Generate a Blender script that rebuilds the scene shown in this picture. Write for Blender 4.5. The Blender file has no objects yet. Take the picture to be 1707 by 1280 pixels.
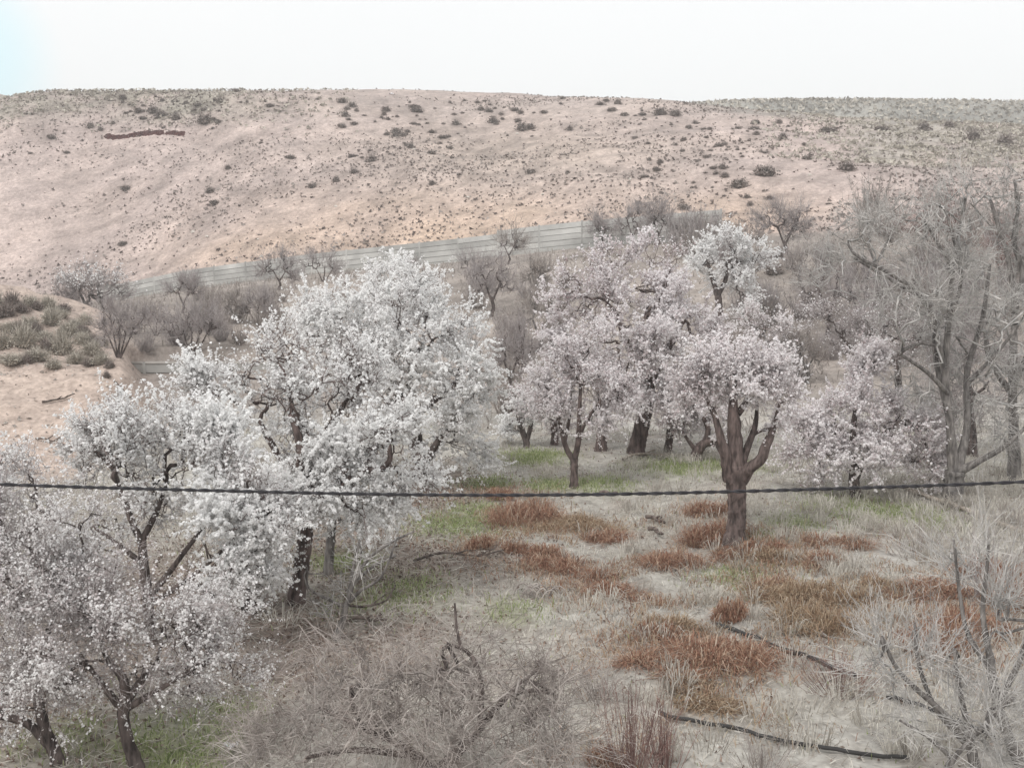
import bpy, math
import numpy as np

# ------------------------------------------------------------------ camera, sky, sun, exposure
SC = bpy.context.scene
COL = SC.collection
F = 1900.0                     # focal length in photo pixels (1707 x 1280)
EYE = 5.7
PITCH = math.atan(240.0 / F)
cam_d = bpy.data.cameras.new('camera')
cam = bpy.data.objects.new('camera', cam_d)
COL.objects.link(cam)
cam.location = (0, 0, EYE)
cam.rotation_euler = (math.pi / 2 - PITCH, 0, 0)
cam_d.sensor_width = 36.0
cam_d.lens = 36.0 * F / 1707.0
cam_d.clip_start = 0.1
cam_d.clip_end = 3000.0
SC.camera = cam

SUN_EL, SUN_AZ = math.radians(52), math.radians(215)      # high veiled sun behind the viewer's shoulder
w = bpy.data.worlds.new('World'); SC.world = w; w.use_nodes = True
nt = w.node_tree; nt.nodes.clear()
N = nt.nodes.new
sky = N('ShaderNodeTexSky'); sky.sky_type = 'NISHITA'; sky.sun_disc = False
sky.sun_elevation = SUN_EL; sky.sun_rotation = SUN_AZ; sky.dust_density = 3.0
bg1 = N('ShaderNodeBackground'); bg1.inputs['Strength'].default_value = 0.15
nt.links.new(sky.outputs[0], bg1.inputs['Color'])
bg2 = N('ShaderNodeBackground'); bg2.inputs['Color'].default_value = (0.965, 0.968, 0.960, 1); bg2.inputs['Strength'].default_value = 0.93
tc = N('ShaderNodeTexCoord')
cn = N('ShaderNodeTexNoise'); cn.inputs['Scale'].default_value = 1.6; cn.inputs['Detail'].default_value = 3
nt.links.new(tc.outputs['Generated'], cn.inputs['Vector'])
# thin place in the cloud low in the west, beyond the left end of the ridge
dp = N('ShaderNodeVectorMath'); dp.operation = 'DOT_PRODUCT'
d0 = np.array((-0.49, 1.0, 0.15)); d0 /= np.linalg.norm(d0); dp.inputs[1].default_value = tuple(d0)
nm = N('ShaderNodeVectorMath'); nm.operation = 'NORMALIZE'
nt.links.new(tc.outputs['Generated'], nm.inputs[0]); nt.links.new(nm.outputs[0], dp.inputs[0])
mr = N('ShaderNodeMapRange'); mr.interpolation_type = 'SMOOTHSTEP'
mr.inputs['From Min'].default_value = 0.9955; mr.inputs['From Max'].default_value = 1.0
mr.inputs['To Min'].default_value = 0.0; mr.inputs['To Max'].default_value = 1.0
nt.links.new(dp.outputs['Value'], mr.inputs['Value'])
ad = N('ShaderNodeMath'); ad.operation = 'MULTIPLY_ADD'; ad.inputs[1].default_value = 0.12
ad.use_clamp = True
sb = N('ShaderNodeMath'); sb.operation = 'SUBTRACT'; sb.inputs[1].default_value = 0.5
nt.links.new(cn.outputs['Fac'], sb.inputs[0]); nt.links.new(sb.outputs[0], ad.inputs[0]); ad.inputs[2].default_value = 0.93
skc = N('ShaderNodeMix'); skc.data_type = 'RGBA'; skc.inputs['A'].default_value = (0.965, 0.968, 0.960, 1); skc.inputs['B'].default_value = (0.74, 0.96, 1.01, 1)
nt.links.new(mr.outputs[0], skc.inputs['Factor']); nt.links.new(skc.outputs['Result'], bg2.inputs['Color'])
mx = N('ShaderNodeMixShader'); nt.links.new(ad.outputs[0], mx.inputs['Fac'])
nt.links.new(bg1.outputs[0], mx.inputs[1]); nt.links.new(bg2.outputs[0], mx.inputs[2])
wo = N('ShaderNodeOutputWorld'); nt.links.new(mx.outputs[0], wo.inputs['Surface'])

sun_d = bpy.data.lights.new('sun', 'SUN'); sun_d.energy = 1.5; sun_d.angle = math.radians(14); sun_d.color = (1.0, 0.98, 0.955)
sun = bpy.data.objects.new('sun', sun_d); COL.objects.link(sun); sun.location = (-20, -30, 60)
sun.rotation_euler = (math.pi / 2 - SUN_EL, 0, math.radians(-35))

vs = SC.view_settings
vs.view_transform = 'Standard'; vs.look = 'None'; vs.exposure = 0.3; vs.gamma = 1.0; vs.use_curve_mapping = False
SC.cycles.max_bounces = 8; SC.cycles.diffuse_bounces = 6; SC.cycles.transmission_bounces = 6
SC.cycles.use_denoising = True; SC.cycles.denoiser = 'OPENIMAGEDENOISE'; SC.cycles.denoising_input_passes = 'RGB_ALBEDO_NORMAL'; SC.cycles.denoising_prefilter = 'ACCURATE'

HAZE = 0.0011
rng = np.random.default_rng(11)
U = rng.uniform
TRIS = {}

# ------------------------------------------------------------------ numeric helpers
_P = np.random.default_rng(3).random((256, 256))
def vnoise(x, y):
    xi = np.floor(x).astype(int); yi = np.floor(y).astype(int)
    fx = x - xi; fy = y - yi
    fx = fx * fx * (3 - 2 * fx); fy = fy * fy * (3 - 2 * fy)
    a = _P[xi & 255, yi & 255]; b = _P[(xi + 1) & 255, yi & 255]
    c = _P[xi & 255, (yi + 1) & 255]; d = _P[(xi + 1) & 255, (yi + 1) & 255]
    return (a * (1 - fx) + b * fx) * (1 - fy) + (c * (1 - fx) + d * fx) * fy - 0.5
def fbm(x, y, o=4):
    s = 0; a = 1.0
    for k in range(o):
        s = s + a * vnoise(x + 17.3 * k, y + 9.1 * k); x = x * 2.03; y = y * 2.03; a *= 0.5
    return s
def ss(t):
    t = np.clip(t, 0, 1); return t * t * (3 - 2 * t)
def nrm(v):
    return v / np.maximum(np.linalg.norm(v, axis=-1, keepdims=True), 1e-9)

# ------------------------------------------------------------------ terrain (metres; camera stands at 0,0 looking along +y)
_wx = [-60, -38, -33, -25.6, -15, -4, 3.5, 12.4, 22, 34, 60]
_wz = [0.0, 0.1, 0.35, 1.75, 3.05, 4.15, 5.0, 5.7, 6.2, 6.5, 6.6]
def wall_y(x): return 78.1 - 0.4955 * np.clip(x, -45, 25)
def wall_z(x): return np.interp(x, _wx, _wz)
_bu = (np.array([-900, -300, 0, 40, 100, 300, 500, 700, 850, 950, 1100, 1160, 1300, 1450, 1707, 2300]) - 853.5) / F
_br = np.array([215, 200, 172, 160, 151, 148, 149, 152, 157, 163, 173, 178, 190, 202, 212, 235])
def row_tan(r): return np.tan(np.arctan((640 - r) / F) - PITCH)
def crest_tan(u): return row_tan(np.interp(u, _bu, _br)) * 0.985
def ground_z(x, y):
    x = np.asarray(x, float); y = np.asarray(y, float)
    yw = wall_y(x); zw = wall_z(x)
    # orchard floor rising to the foot of the panel wall
    z = zw * ss((y - 31) / (yw - 31)) ** 1.0
    z = z + 0.22 * fbm(x * 0.16, y * 0.16, 3) * ss((y - 4) / 10)
    z = z + 0.10 * fbm(x * 0.9 + 5, y * 0.9, 3) * ss((70 - y) / 40)
    # terrace behind the low retaining wall on the left
    ter = ss((y - 45.05) / 0.3) * ss((-8.0 - x) / 4) * (1 - ss((y - 52) / 38))
    # sandy bank on the left
    xe = -10.5 - 0.38 * np.maximum(y - 34, 0)
    l1 = ss((xe - x + 0.35 * vnoise(x * 0.7, y * 0.9)) / 1.4)
    mound = l1 * (1.95 * ss((y - 27.3) / 8.5) + 1.3 * ss((y - 35.3) / 7) * ss((-13.0 - x) / 5.5)) * (1 - ss((y - 44) / 6))
    z = z + np.maximum(0.95 * ter, mound * (1 + 0.16 * fbm(x * 0.5, y * 0.5, 3)) + l1 * ss((y - 27) / 3) * .16 * fbm(x * 1.7, y * 1.7, 3) * (1 - ss((y - 44) / 5)))
    # hill beyond the wall
    u = x / np.maximum(y, 20)
    yc = 150 + 18 * fbm(u * 3, u * 0 + 2.0, 2)
    zc = EYE + yc * crest_tan(u)
    t = (y - yw) / (yc - yw)
    s = np.clip(t, 0, 1)
    prof = (0.86 * s + 0.14 * s ** 2) * (1 - 0.16 * s ** 6) / (1 - 0.16)
    bump = ss(t * 4) * (1 - 0.75 * ss((t - 0.75) * 4)) * (1.3 * fbm(x * 0.05, y * 0.05 + 3, 3) + 0.45 * fbm(x * 0.22, y * 0.3, 3) - 0.5 * np.clip(.25 - np.abs(fbm(x * .13 + .3 * vnoise(y * .1, x * 0), y * .025, 3)), 0, 1) + .12 * fbm(x * .9, y * .9, 2))
    hill = np.where(t > 0, zw + (zc - zw) * prof + bump, z)
    back = zc - 0.10 * (y - yc) - 0.0012 * (y - yc) ** 2
    hill = np.where(t > 1, np.maximum(back, -10), hill)
    z = np.where(t > 0, hill, z)
    # farther ridges: grey plateau on the right, pale shoulder on the far left
    far = 245 + 10 * vnoise(u * 4, u * 0)
    frow = np.interp(u, (np.array([-900, -100, -20, 30, 70, 400, 1000, 1130, 1250, 1400, 1707, 2600]) - 853.5) / F,
                     [150, 150, 152, 158, 190, 220, 215, 174, 168, 167, 170, 172])
    fz = EYE + far * row_tan(frow)
    k = ss((y - 185) / (far - 185)) * (1 - 0.5 * ss((y - far - 5) / 300))
    z = np.where(y > 185, np.maximum(z, -10 + (fz + 10) * k), z)
    return z

CP, SP = math.cos(PITCH), math.sin(PITCH)
def ray(px, py):
    a = (px - 853.5) / F; b = -(py - 640.0) / F
    return np.array((a, CP + b * SP, -SP + b * CP))
def at_depth(px, py, D):
    d = ray(px, py); s = D / d[1]
    return np.array((0, 0, EYE)) + d * s
_YS = np.concatenate([np.arange(3, 60, 0.03), np.arange(60, 180, 0.1)])
def hit(px, py):
    d = ray(px, py); s = _YS / d[1]
    z = EYE + d[2] * s; g = ground_z(d[0] * s, _YS)
    i = np.argmax(z < g)
    if not (z < g).any(): i = len(_YS) - 1
    x, y = d[0] * s[i], _YS[i]
    return np.array((x, y, float(ground_z(x, y))))
def on_ground(x, y): return np.array((x, y, float(ground_z(x, y))))

# ------------------------------------------------------------------ mesh + object helpers
def mesh_np(name, verts, faces, mats=(), smooth=False, tint=None):
    """faces: list of int arrays (M,3) or (M,4)"""
    me = bpy.data.meshes.new(name)
    verts = np.ascontiguousarray(verts, np.float32)
    me.vertices.add(len(verts)); me.vertices.foreach_set('co', verts.ravel())
    faces = [f for f in faces if len(f)]
    idx = np.concatenate([f.ravel() for f in faces]).astype(np.int32)
    cnt = np.concatenate([np.full(len(f), f.shape[1]) for f in faces]).astype(np.int32)
    st = np.concatenate([[0], np.cumsum(cnt)[:-1]]).astype(np.int32)
    me.loops.add(len(idx)); me.loops.foreach_set('vertex_index', idx)
    me.polygons.add(len(cnt)); me.polygons.foreach_set('loop_start', st); me.polygons.foreach_set('loop_total', cnt)
    me.polygons.foreach_set('use_smooth', np.full(len(cnt), bool(smooth)))
    me.update(calc_edges=True)
    if tint is not None:
        t = np.asarray(tint, np.float32)
        if t.ndim == 1:
            a = me.attributes.new('tint', 'FLOAT', 'POINT'); a.data.foreach_set('value', t)
        else:
            a = me.attributes.new('tint', 'FLOAT_COLOR', 'POINT')
            a.data.foreach_set('color', np.concatenate([t, np.ones((len(t), 1), np.float32)], 1).ravel())
    for m in mats: me.materials.append(m)
    TRIS[name] = TRIS.get(name, 0) + int((cnt - 2).sum())
    return me
def link(name, data, parent=None, loc=None):
    o = bpy.data.objects.new(name, data); COL.objects.link(o)
    if parent is not None: o.parent = parent
    if loc is not None: o.location = loc
    return o
def tag(o, label, cat, group=None, kind=None):
    if label: o['label'] = label
    if cat: o['category'] = cat
    if group: o['group'] = group
    if kind: o['kind'] = kind
    return o
def thing(name, loc, label, cat, group=None):
    return tag(link(name, None, loc=tuple(loc)), label, cat, group)
def part(name, geo, mat, root, smooth=False):
    v, f = geo[0], geo[1]; t = geo[2] if len(geo) > 2 else None
    return link(name, mesh_np(name, v - np.array(root.location), f, (mat,), smooth, t), root)
def merge(geos):
    vs_, fs, ts, o = [], [], [], 0
    for g in geos:
        vs_.append(g[0]); fs += [f + o for f in g[1]]; o += len(g[0])
        if len(g) > 2: ts.append(g[2])
    return (np.concatenate(vs_), fs, np.concatenate(ts)) if ts and len(ts) == len(vs_) else (np.concatenate(vs_), fs)

def tubes(P, R, sides, cap=False, rough=0.0):
    """P (M,n,3), R (M,n) -> batch of tapered tubes"""
    P = np.asarray(P, float); R = np.asarray(R, float)
    M, n, _ = P.shape
    T = np.empty_like(P)
    T[:, 1:-1] = P[:, 2:] - P[:, :-2]; T[:, 0] = P[:, 1] - P[:, 0]; T[:, -1] = P[:, -1] - P[:, -2]
    T = nrm(T)
    main = nrm(P[:, -1] - P[:, 0])
    ref = np.where(np.abs(main[:, 2:3]) > 0.8, np.array([[1.0, 0.13, 0]]), np.array([[0.05, 0.1, 1.0]]))[:, None, :]
    A = nrm(np.cross(T, ref)); B = np.cross(T, A)
    an = np.arange(sides) * 2 * math.pi / sides
    c = np.cos(an)[None, None, :, None]; s = np.sin(an)[None, None, :, None]
    rr = R[:, :, None, None]
    if rough: rr = rr * (1 + rough * rng.normal(size=(M, n, sides, 1)))
    V = P[:, :, None, :] + rr * (c * A[:, :, None, :] + s * B[:, :, None, :])
    base = (np.arange(M) * n * sides)[:, None, None]
    i = np.arange(n - 1)[None, :, None] * sides; j = np.arange(sides)[None, None, :]; j2 = (j + 1) % sides
    q = np.stack([base + i + j, base + i + j2, base + i + sides + j2, base + i + sides + j], -1).reshape(-1, 4)
    fs = [q]
    if cap:
        fs.append((np.arange(M)[:, None] * n * sides + (n - 1) * sides + np.arange(sides)[None, :]))
        if sides == 4: fs[0] = np.concatenate(fs); fs = fs[:1]
    return V.reshape(-1, 3), fs
def resample(pts, n):
    """smooth polyline (Catmull-Rom) through pts, n samples; pts (k,d)"""
    pts = np.asarray(pts, float)
    if len(pts) == 2: return pts[0] + (pts[1] - pts[0]) * np.linspace(0, 1, n)[:, None]
    p = np.vstack([2 * pts[0] - pts[1], pts, 2 * pts[-1] - pts[-2]])
    L = np.concatenate([[0], np.cumsum(np.linalg.norm(np.diff(pts[:, :3], axis=0), axis=1))]); L /= L[-1]
    out = []
    for t in np.linspace(0, 1, n):
        k = min(np.searchsorted(L, t, side='right') - 1, len(pts) - 2); k = max(k, 0)
        f = (t - L[k]) / max(L[k + 1] - L[k], 1e-9)
        a, b, c, d = p[k], p[k + 1], p[k + 2], p[k + 3]
        out.append(0.5 * (2 * b + (c - a) * f + (2 * a - 5 * b + 4 * c - d) * f ** 2 + (3 * b - a - 3 * c + d) * f ** 3))
    return np.array(out)
def blades(base, H, W, lean, droop=0.0, tint=None):
    """grass blades: base (M,3), height, width, lean vec (M,2) metres at tip; strip of one quad + one triangle"""
    M = len(base); a = U(0, 2 * math.pi, M); side = np.stack([np.cos(a), np.sin(a), 0 * a], 1) * (W / 2)[:, None]
    L = np.concatenate([lean, np.zeros((M, 1))], 1)
    mid = base + L * 0.38 + np.stack([0 * H, 0 * H, H * (0.62 + droop * 0.3)], 1)
    tip = base + L + np.stack([0 * H, 0 * H, H * (1 - droop)], 1)
    V = np.stack([base - side, base + side, mid + side * 0.8, mid - side * 0.8, tip], 1).reshape(-1, 3)
    o = np.arange(M)[:, None] * 5
    fs = [o + np.array([[0, 1, 2, 3]]), o + np.array([[3, 2, 4]])]
    return (V, fs) if tint is None else (V, fs, np.repeat(tint, 5, axis=0))
def cups(C, Nn, R, k=5, tint=None):
    """five-petalled blossoms: shallow cups of k triangles"""
    M = len(C); Nn = nrm(Nn); ref = nrm(rng.normal(size=(M, 3))); A = nrm(np.cross(Nn, ref)); B = np.cross(Nn, A)
    an = np.arange(k) * 2 * math.pi / k
    out = C[:, None, :] + R[:, None, None] * (np.cos(an)[None, :, None] * A[:, None, :] + np.sin(an)[None, :, None] * B[:, None, :]) \
        + (R[:, None] * U(0.1, 0.75, (M, k)))[:, :, None] * Nn[:, None, :]
    V = np.concatenate([C[:, None, :], out], 1).reshape(-1, 3)
    o = np.arange(M)[:, None, None] * (k + 1); j = np.arange(k)
    tri = np.stack([0 * j, 1 + j, 1 + (j + 1) % k], -1)[None]
    return (V, [(o + tri).reshape(-1, 3)]) if tint is None else (V, [(o + tri).reshape(-1, 3)], np.repeat(tint, k + 1, axis=0))
def petals(C, Nn, R, tint):
    """far blossoms: one folded square of petals each"""
    M = len(C); Nn = nrm(Nn); A = nrm(np.cross(Nn, nrm(rng.normal(size=(M, 3))))); B = np.cross(Nn, A); r = R[:, None]
    V = np.stack([C + A * r + Nn * r * U(.1, .6, (M, 1)), C + B * r, C - A * r + Nn * r * U(.1, .6, (M, 1)), C - B * r], 1).reshape(-1, 3)
    o = np.arange(M)[:, None, None] * 4
    return V, [(o + np.array([[0, 1, 3], [1, 2, 3]])[None]).reshape(-1, 3)], np.repeat(tint, 4)
def box_geo(x0, x1, y0, y1, z0, z1):
    v = np.array([(x, y, z) for z in (z0, z1) for y in (y0, y1) for x in (x0, x1)], float)
    return v, [np.array([(0, 2, 3, 1), (4, 5, 7, 6), (0, 1, 5, 4), (2, 6, 7, 3), (0, 4, 6, 2), (1, 3, 7, 5)])]

# ------------------------------------------------------------------ materials
def mat_base(name, rough=0.9):
    m = bpy.data.materials.new(name); m.use_nodes = True
    b = m.node_tree.nodes['Principled BSDF']; b.inputs['Roughness'].default_value = rough
    b.inputs['Specular IOR Level'].default_value = 0.2
    return m, m.node_tree, b
def noise_node(t, scale, detail=5, coord='Object', stretch=None):
    tc_ = t.nodes.new('ShaderNodeTexCoord'); n = t.nodes.new('ShaderNodeTexNoise')
    n.inputs['Scale'].default_value = scale; n.inputs['Detail'].default_value = detail
    src = tc_.outputs[coord]
    if stretch:
        mp = t.nodes.new('ShaderNodeMapping'); mp.inputs['Scale'].default_value = stretch
        t.links.new(src, mp.inputs['Vector']); src = mp.outputs[0]
    t.links.new(src, n.inputs['Vector']); return n
def ramp(t, src, stops):
    r = t.nodes.new('ShaderNodeValToRGB'); e = r.color_ramp.elements
    while len(e) < len(stops): e.new(0.5)
    for k, (p, c) in enumerate(stops): e[k].position = p; e[k].color = (*c, 1)
    t.links.new(src, r.inputs['Fac']); return r
def bump(t, b, src, strength, dist):
    n = t.nodes.new('ShaderNodeBump'); n.inputs['Strength'].default_value = strength; n.inputs['Distance'].default_value = dist
    t.links.new(src, n.inputs['Height']); t.links.new(n.outputs[0], b.inputs['Normal'])
def bark(name, dark, light, scale=14):
    m, t, b = mat_base(name, 0.92)
    n = noise_node(t, scale, 6, stretch=(1, 1, 0.28))
    r = ramp(t, n.outputs['Fac'], [(0.36, dark), (0.64, light)])
    n2 = noise_node(t, 2.2, 3)
    mxn = t.nodes.new('ShaderNodeMix'); mxn.data_type = 'RGBA'; mxn.blend_type = 'MULTIPLY'; mxn.inputs['Factor'].default_value = 0.6
    r2 = ramp(t, n2.outputs['Fac'], [(0.3, (0.55, 0.55, 0.55)), (0.7, (1.15, 1.12, 1.1))])
    t.links.new(r.outputs[0], mxn.inputs['A']); t.links.new(r2.outputs[0], mxn.inputs['B'])
    t.links.new(mxn.outputs['Result'], b.inputs['Base Color'])
    bump(t, b, n.outputs['Fac'], 1.0, 0.06)
    return m
def leafy(name, stops, transl=0.0, attr=True, rough=0.8):
    """per-piece tint attribute -> colour ramp, some light through the piece"""
    m, t, b = mat_base(name, rough)
    a = t.nodes.new('ShaderNodeAttribute'); a.attribute_name = 'tint'
    r = ramp(t, a.outputs['Fac'], stops)
    t.links.new(r.outputs[0], b.inputs['Base Color'])
    if transl:
        tr = t.nodes.new('ShaderNodeBsdfTranslucent'); t.links.new(r.outputs[0], tr.inputs['Color'])
        ms = t.nodes.new('ShaderNodeMixShader'); ms.inputs['Fac'].default_value = transl
        t.links.new(b.outputs[0], ms.inputs[1]); t.links.new(tr.outputs[0], ms.inputs[2])
        t.links.new(ms.outputs[0], t.nodes['Material Output'].inputs['Surface'])
    return m
def plain(name, col, var=0.25, scale=8, rough=0.9, rnd=0.0):
    m, t, b = mat_base(name, rough)
    n = noise_node(t, scale, 5)
    c = np.array(col)
    r = ramp(t, n.outputs['Fac'], [(0.3, tuple(c * (1 - var))), (0.7, tuple(np.minimum(c * (1 + var), 1)))])
    out = r.outputs[0]
    if rnd:
        oi = t.nodes.new('ShaderNodeObjectInfo'); h = t.nodes.new('ShaderNodeHueSaturation')
        mp = t.nodes.new('ShaderNodeMapRange'); mp.inputs['To Min'].default_value = 1 - rnd; mp.inputs['To Max'].default_value = 1 + rnd
        t.links.new(oi.outputs['Random'], mp.inputs['Value']); t.links.new(mp.outputs[0], h.inputs['Value'])
        t.links.new(out, h.inputs['Color']); out = h.outputs[0]
    t.links.new(out, b.inputs['Base Color'])
    bump(t, b, n.outputs['Fac'], 0.4, 0.02)
    return m

M_BARK = bark('almond_bark', (0.055, 0.045, 0.042), (0.175, 0.142, 0.132))
M_BARKR = bark('reddish_bark', (0.065, 0.050, 0.046), (0.205, 0.158, 0.146))
M_BARKG = bark('grey_bark', (0.12, 0.11, 0.105), (0.30, 0.28, 0.265))
M_TWIG = bark('almond_twig', (0.13, 0.10, 0.095), (0.27, 0.22, 0.21), 6)
M_TWIGG = bark('pale_grey_twig', (0.34, 0.33, 0.318), (0.63, 0.61, 0.59), 6)
M_TWIGM = bark('mauve_grey_twig', (0.27, 0.24, 0.235), (0.50, 0.46, 0.455), 6)
M_TWIGB = bark('brown_grey_twig', (0.22, 0.19, 0.175), (0.50, 0.455, 0.425), 6)
M_TWIGR = bark('red_brown_twig', (0.17, 0.10, 0.09), (0.33, 0.215, 0.19), 6)
M_WHITE = leafy('white_blossom', [(0.0, (0.58, 0.46, 0.46)), (0.06, (0.78, 0.74, 0.74)), (0.3, (0.90, 0.895, 0.89)), (1.0, (0.95, 0.95, 0.945))], 0.45)
M_PINK = leafy('pale_pink_blossom', [(0.0, (0.44, 0.30, 0.31)), (0.13, (0.65, 0.56, 0.565)), (0.42, (0.87, 0.835, 0.84)), (1.0, (0.947, 0.933, 0.935))], 0.45)
M_BUD = leafy('budding_pink_blossom', [(0.0, (0.50, 0.40, 0.40)), (0.15, (0.72, 0.66, 0.66)), (0.4, (0.88, 0.865, 0.86)), (1.0, (0.95, 0.945, 0.94))], 0.45)
M_STRAW = leafy('dry_straw', [(0.0, (0.25, 0.225, 0.195)), (0.45, (0.47, 0.435, 0.39)), (1.0, (0.68, 0.65, 0.585))], 0.2)
M_GREEN = leafy('spring_grass', [(0.0, (0.17, 0.215, 0.085)), (0.5, (0.32, 0.375, 0.165)), (1.0, (0.50, 0.52, 0.33))], 0.3)
M_RUST = leafy('rust_weed', [(0.0, (0.12, 0.062, 0.044)), (0.4, (0.32, 0.172, 0.118)), (0.72, (0.44, 0.285, 0.20)), (1.0, (0.60, 0.50, 0.40))], 0.2)
M_TAN = leafy('tan_weed', [(0.0, (0.15, 0.095, 0.06)), (0.5, (0.36, 0.25, 0.165)), (1.0, (0.55, 0.46, 0.345))], 0.2)
M_LITTER = leafy('brown_leaf_litter', [(0.0, (0.10, 0.07, 0.055)), (0.5, (0.235, 0.175, 0.145)), (1.0, (0.40, 0.335, 0.29))], 0.0)
M_LITTERG = leafy('grey_herbage', [(0.0, (0.20, 0.175, 0.16)), (0.5, (0.36, 0.325, 0.295)), (1.0, (0.52, 0.48, 0.44))], 0.1)
M_SAGE = leafy('grey_sage', [(0.0, (0.12, 0.095, 0.085)), (0.5, (0.245, 0.205, 0.188)), (1.0, (0.41, 0.365, 0.335))], 0.1)
M_SAGEG = leafy('grey_green_sage', [(0.0, (0.22, 0.195, 0.165)), (0.5, (0.43, 0.395, 0.345)), (1.0, (0.62, 0.58, 0.51))], 0.1)
M_CONC = plain('panel_concrete', (0.47, 0.465, 0.445), 0.2, .8, 0.9, 0.16)
M_JOINT = plain('dark_joint', (0.17, 0.165, 0.155), 0.2, 3)
M_CAP = plain('cap_concrete', (0.50, 0.48, 0.45), 0.1, 3)
M_PIPE = plain('black_pipe', (0.045, 0.043, 0.042), 0.3, 5, 0.6)
M_CABLE = plain('black_cable', (0.040, 0.038, 0.042), 0.35, 30, 0.55)
M_LOG = bark('dry_wood', (0.07, 0.055, 0.05), (0.20, 0.165, 0.145), 10)
M_PALEWOOD = bark('pale_dry_wood', (0.28, 0.24, 0.20), (0.50, 0.45, 0.40), 10)
M_BAG = plain('white_plastic', (0.82, 0.83, 0.85), 0.06, 4, 0.45)
M_STONE = plain('pale_stone', (0.55, 0.51, 0.46), 0.2, 6)
M_REDSOIL = plain('dark_red_soil', (0.065, 0.026, 0.023), 0.45, 2)

def ground_material():
    m, t, b = mat_base('ground_soil', 0.97)
    a = t.nodes.new('ShaderNodeAttribute'); a.attribute_name = 'tint'
    n1 = noise_node(t, 0.9, 9); n2 = noise_node(t, 9.0, 8); n3 = noise_node(t, 0.12, 6)
    def mul(src, fac, lo, hi, p0=0.32, p1=0.68):
        r = ramp(t, fac, [(p0, lo), (p1, hi)]); x = t.nodes.new('ShaderNodeMix'); x.data_type = 'RGBA'; x.blend_type = 'MULTIPLY'
        x.inputs['Factor'].default_value = 1.0
        t.links.new(src, x.inputs['A']); t.links.new(r.outputs[0], x.inputs['B']); return x.outputs['Result']
    c = mul(a.outputs['Color'], n1.outputs['Fac'], (0.86, 0.85, 0.85), (1.09, 1.08, 1.07))
    c = mul(c, n2.outputs['Fac'], (0.80, 0.79, 0.78), (1.13, 1.13, 1.13))
    c = mul(c, n3.outputs['Fac'], (0.92, 0.92, 0.93), (1.06, 1.05, 1.04))
    n4 = noise_node(t, 3.0, 7); c = mul(c, n4.outputs['Fac'], (0.84, 0.83, 0.83), (1.11, 1.11, 1.11), .38, .62)
    t.links.new(c, b.inputs['Base Color'])
    ad_ = t.nodes.new('ShaderNodeMath'); ad_.operation = 'MULTIPLY_ADD'; ad_.inputs[1].default_value = 0.35
    t.links.new(n2.outputs['Fac'], ad_.inputs[0]); t.links.new(n1.outputs['Fac'], ad_.inputs[2])
    bump(t, b, ad_.outputs[0], 0.55, 0.18)
    return m
M_GROUND = ground_material()

# ------------------------------------------------------------------ where the plants and soils lie (photo pixel -> ground point)
GREENS = [(885, 762, .8, 1.0), (820, 808, .6, .9), (910, 810, .6, .8), (1010, 806, .65, 1.0), (765, 876, .9, .85), (735, 880, .7, .7), (790, 850, .6, .6), (1140, 776, 1.1, .8),
          (1210, 775, .9, .8), (670, 990, .8, .55), (690, 975, .6, .5), (570, 940, .6, .9), (1430, 850, 1.0, .8), (1495, 855, .8, .7), (1560, 870, .6, .5),
          (340, 1225, .55, .75), (250, 1235, .5, .7), (380, 1185, .45, .5), (300, 1268, .5, .8), (120, 1225, .4, .6), 
          (110, 1240, .5, .5), (1235, 965, .7, .5), (1320, 870, .6, .5), (860, 1020, .6, .35), (590, 1010, .5, .4), (1275, 895, .35, .7)]
GREENP = [(hit(a, b), r, s) for a, b, r, s in GREENS]
def green_mask(x, y):
    g = np.zeros(np.shape(x))
    for p, r, s in GREENP:
        g = np.maximum(g, s * np.exp(-((x - p[0]) ** 2 + ((y - p[1]) / 1.15) ** 2) / (r * r)))
    return g
LITTERS = [(430, 1060, 2.2, 1.5), (520, 1080, 1.6, 1.2), (250, 1000, 2.0, 2.0), (620, 960, 1.4, 1.2), (640, 1080, 1.4, 1.0), (700, 940, 1.4, .9), (560, 900, 2, 2), (60, 1150, 2, 2), (690, 820, 1.8, 1.5), (800, 930, 1.0, .7)]
LITTERP = [(hit(a, b), r, s) for a, b, r, s in LITTERS]
def litter_mask(x, y):
    g = np.zeros(np.shape(x))
    for p, r, s in LITTERP:
        g = np.maximum(g, np.exp(-((x - p[0]) ** 2 / r ** 2 + (y - p[1]) ** 2 / (1.6 * s) ** 2)))
    return g
PALEP = [(hit(a, b), r) for a, b, r in [(1160, 880, 1.1), (1130, 860, 1.0), (990, 1010, 1.2), (960, 1030, 1.0), (1250, 950, 1.0), (1500, 930, 1.6), (1600, 960, 1.4), (1250, 1030, .8)]]

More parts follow.
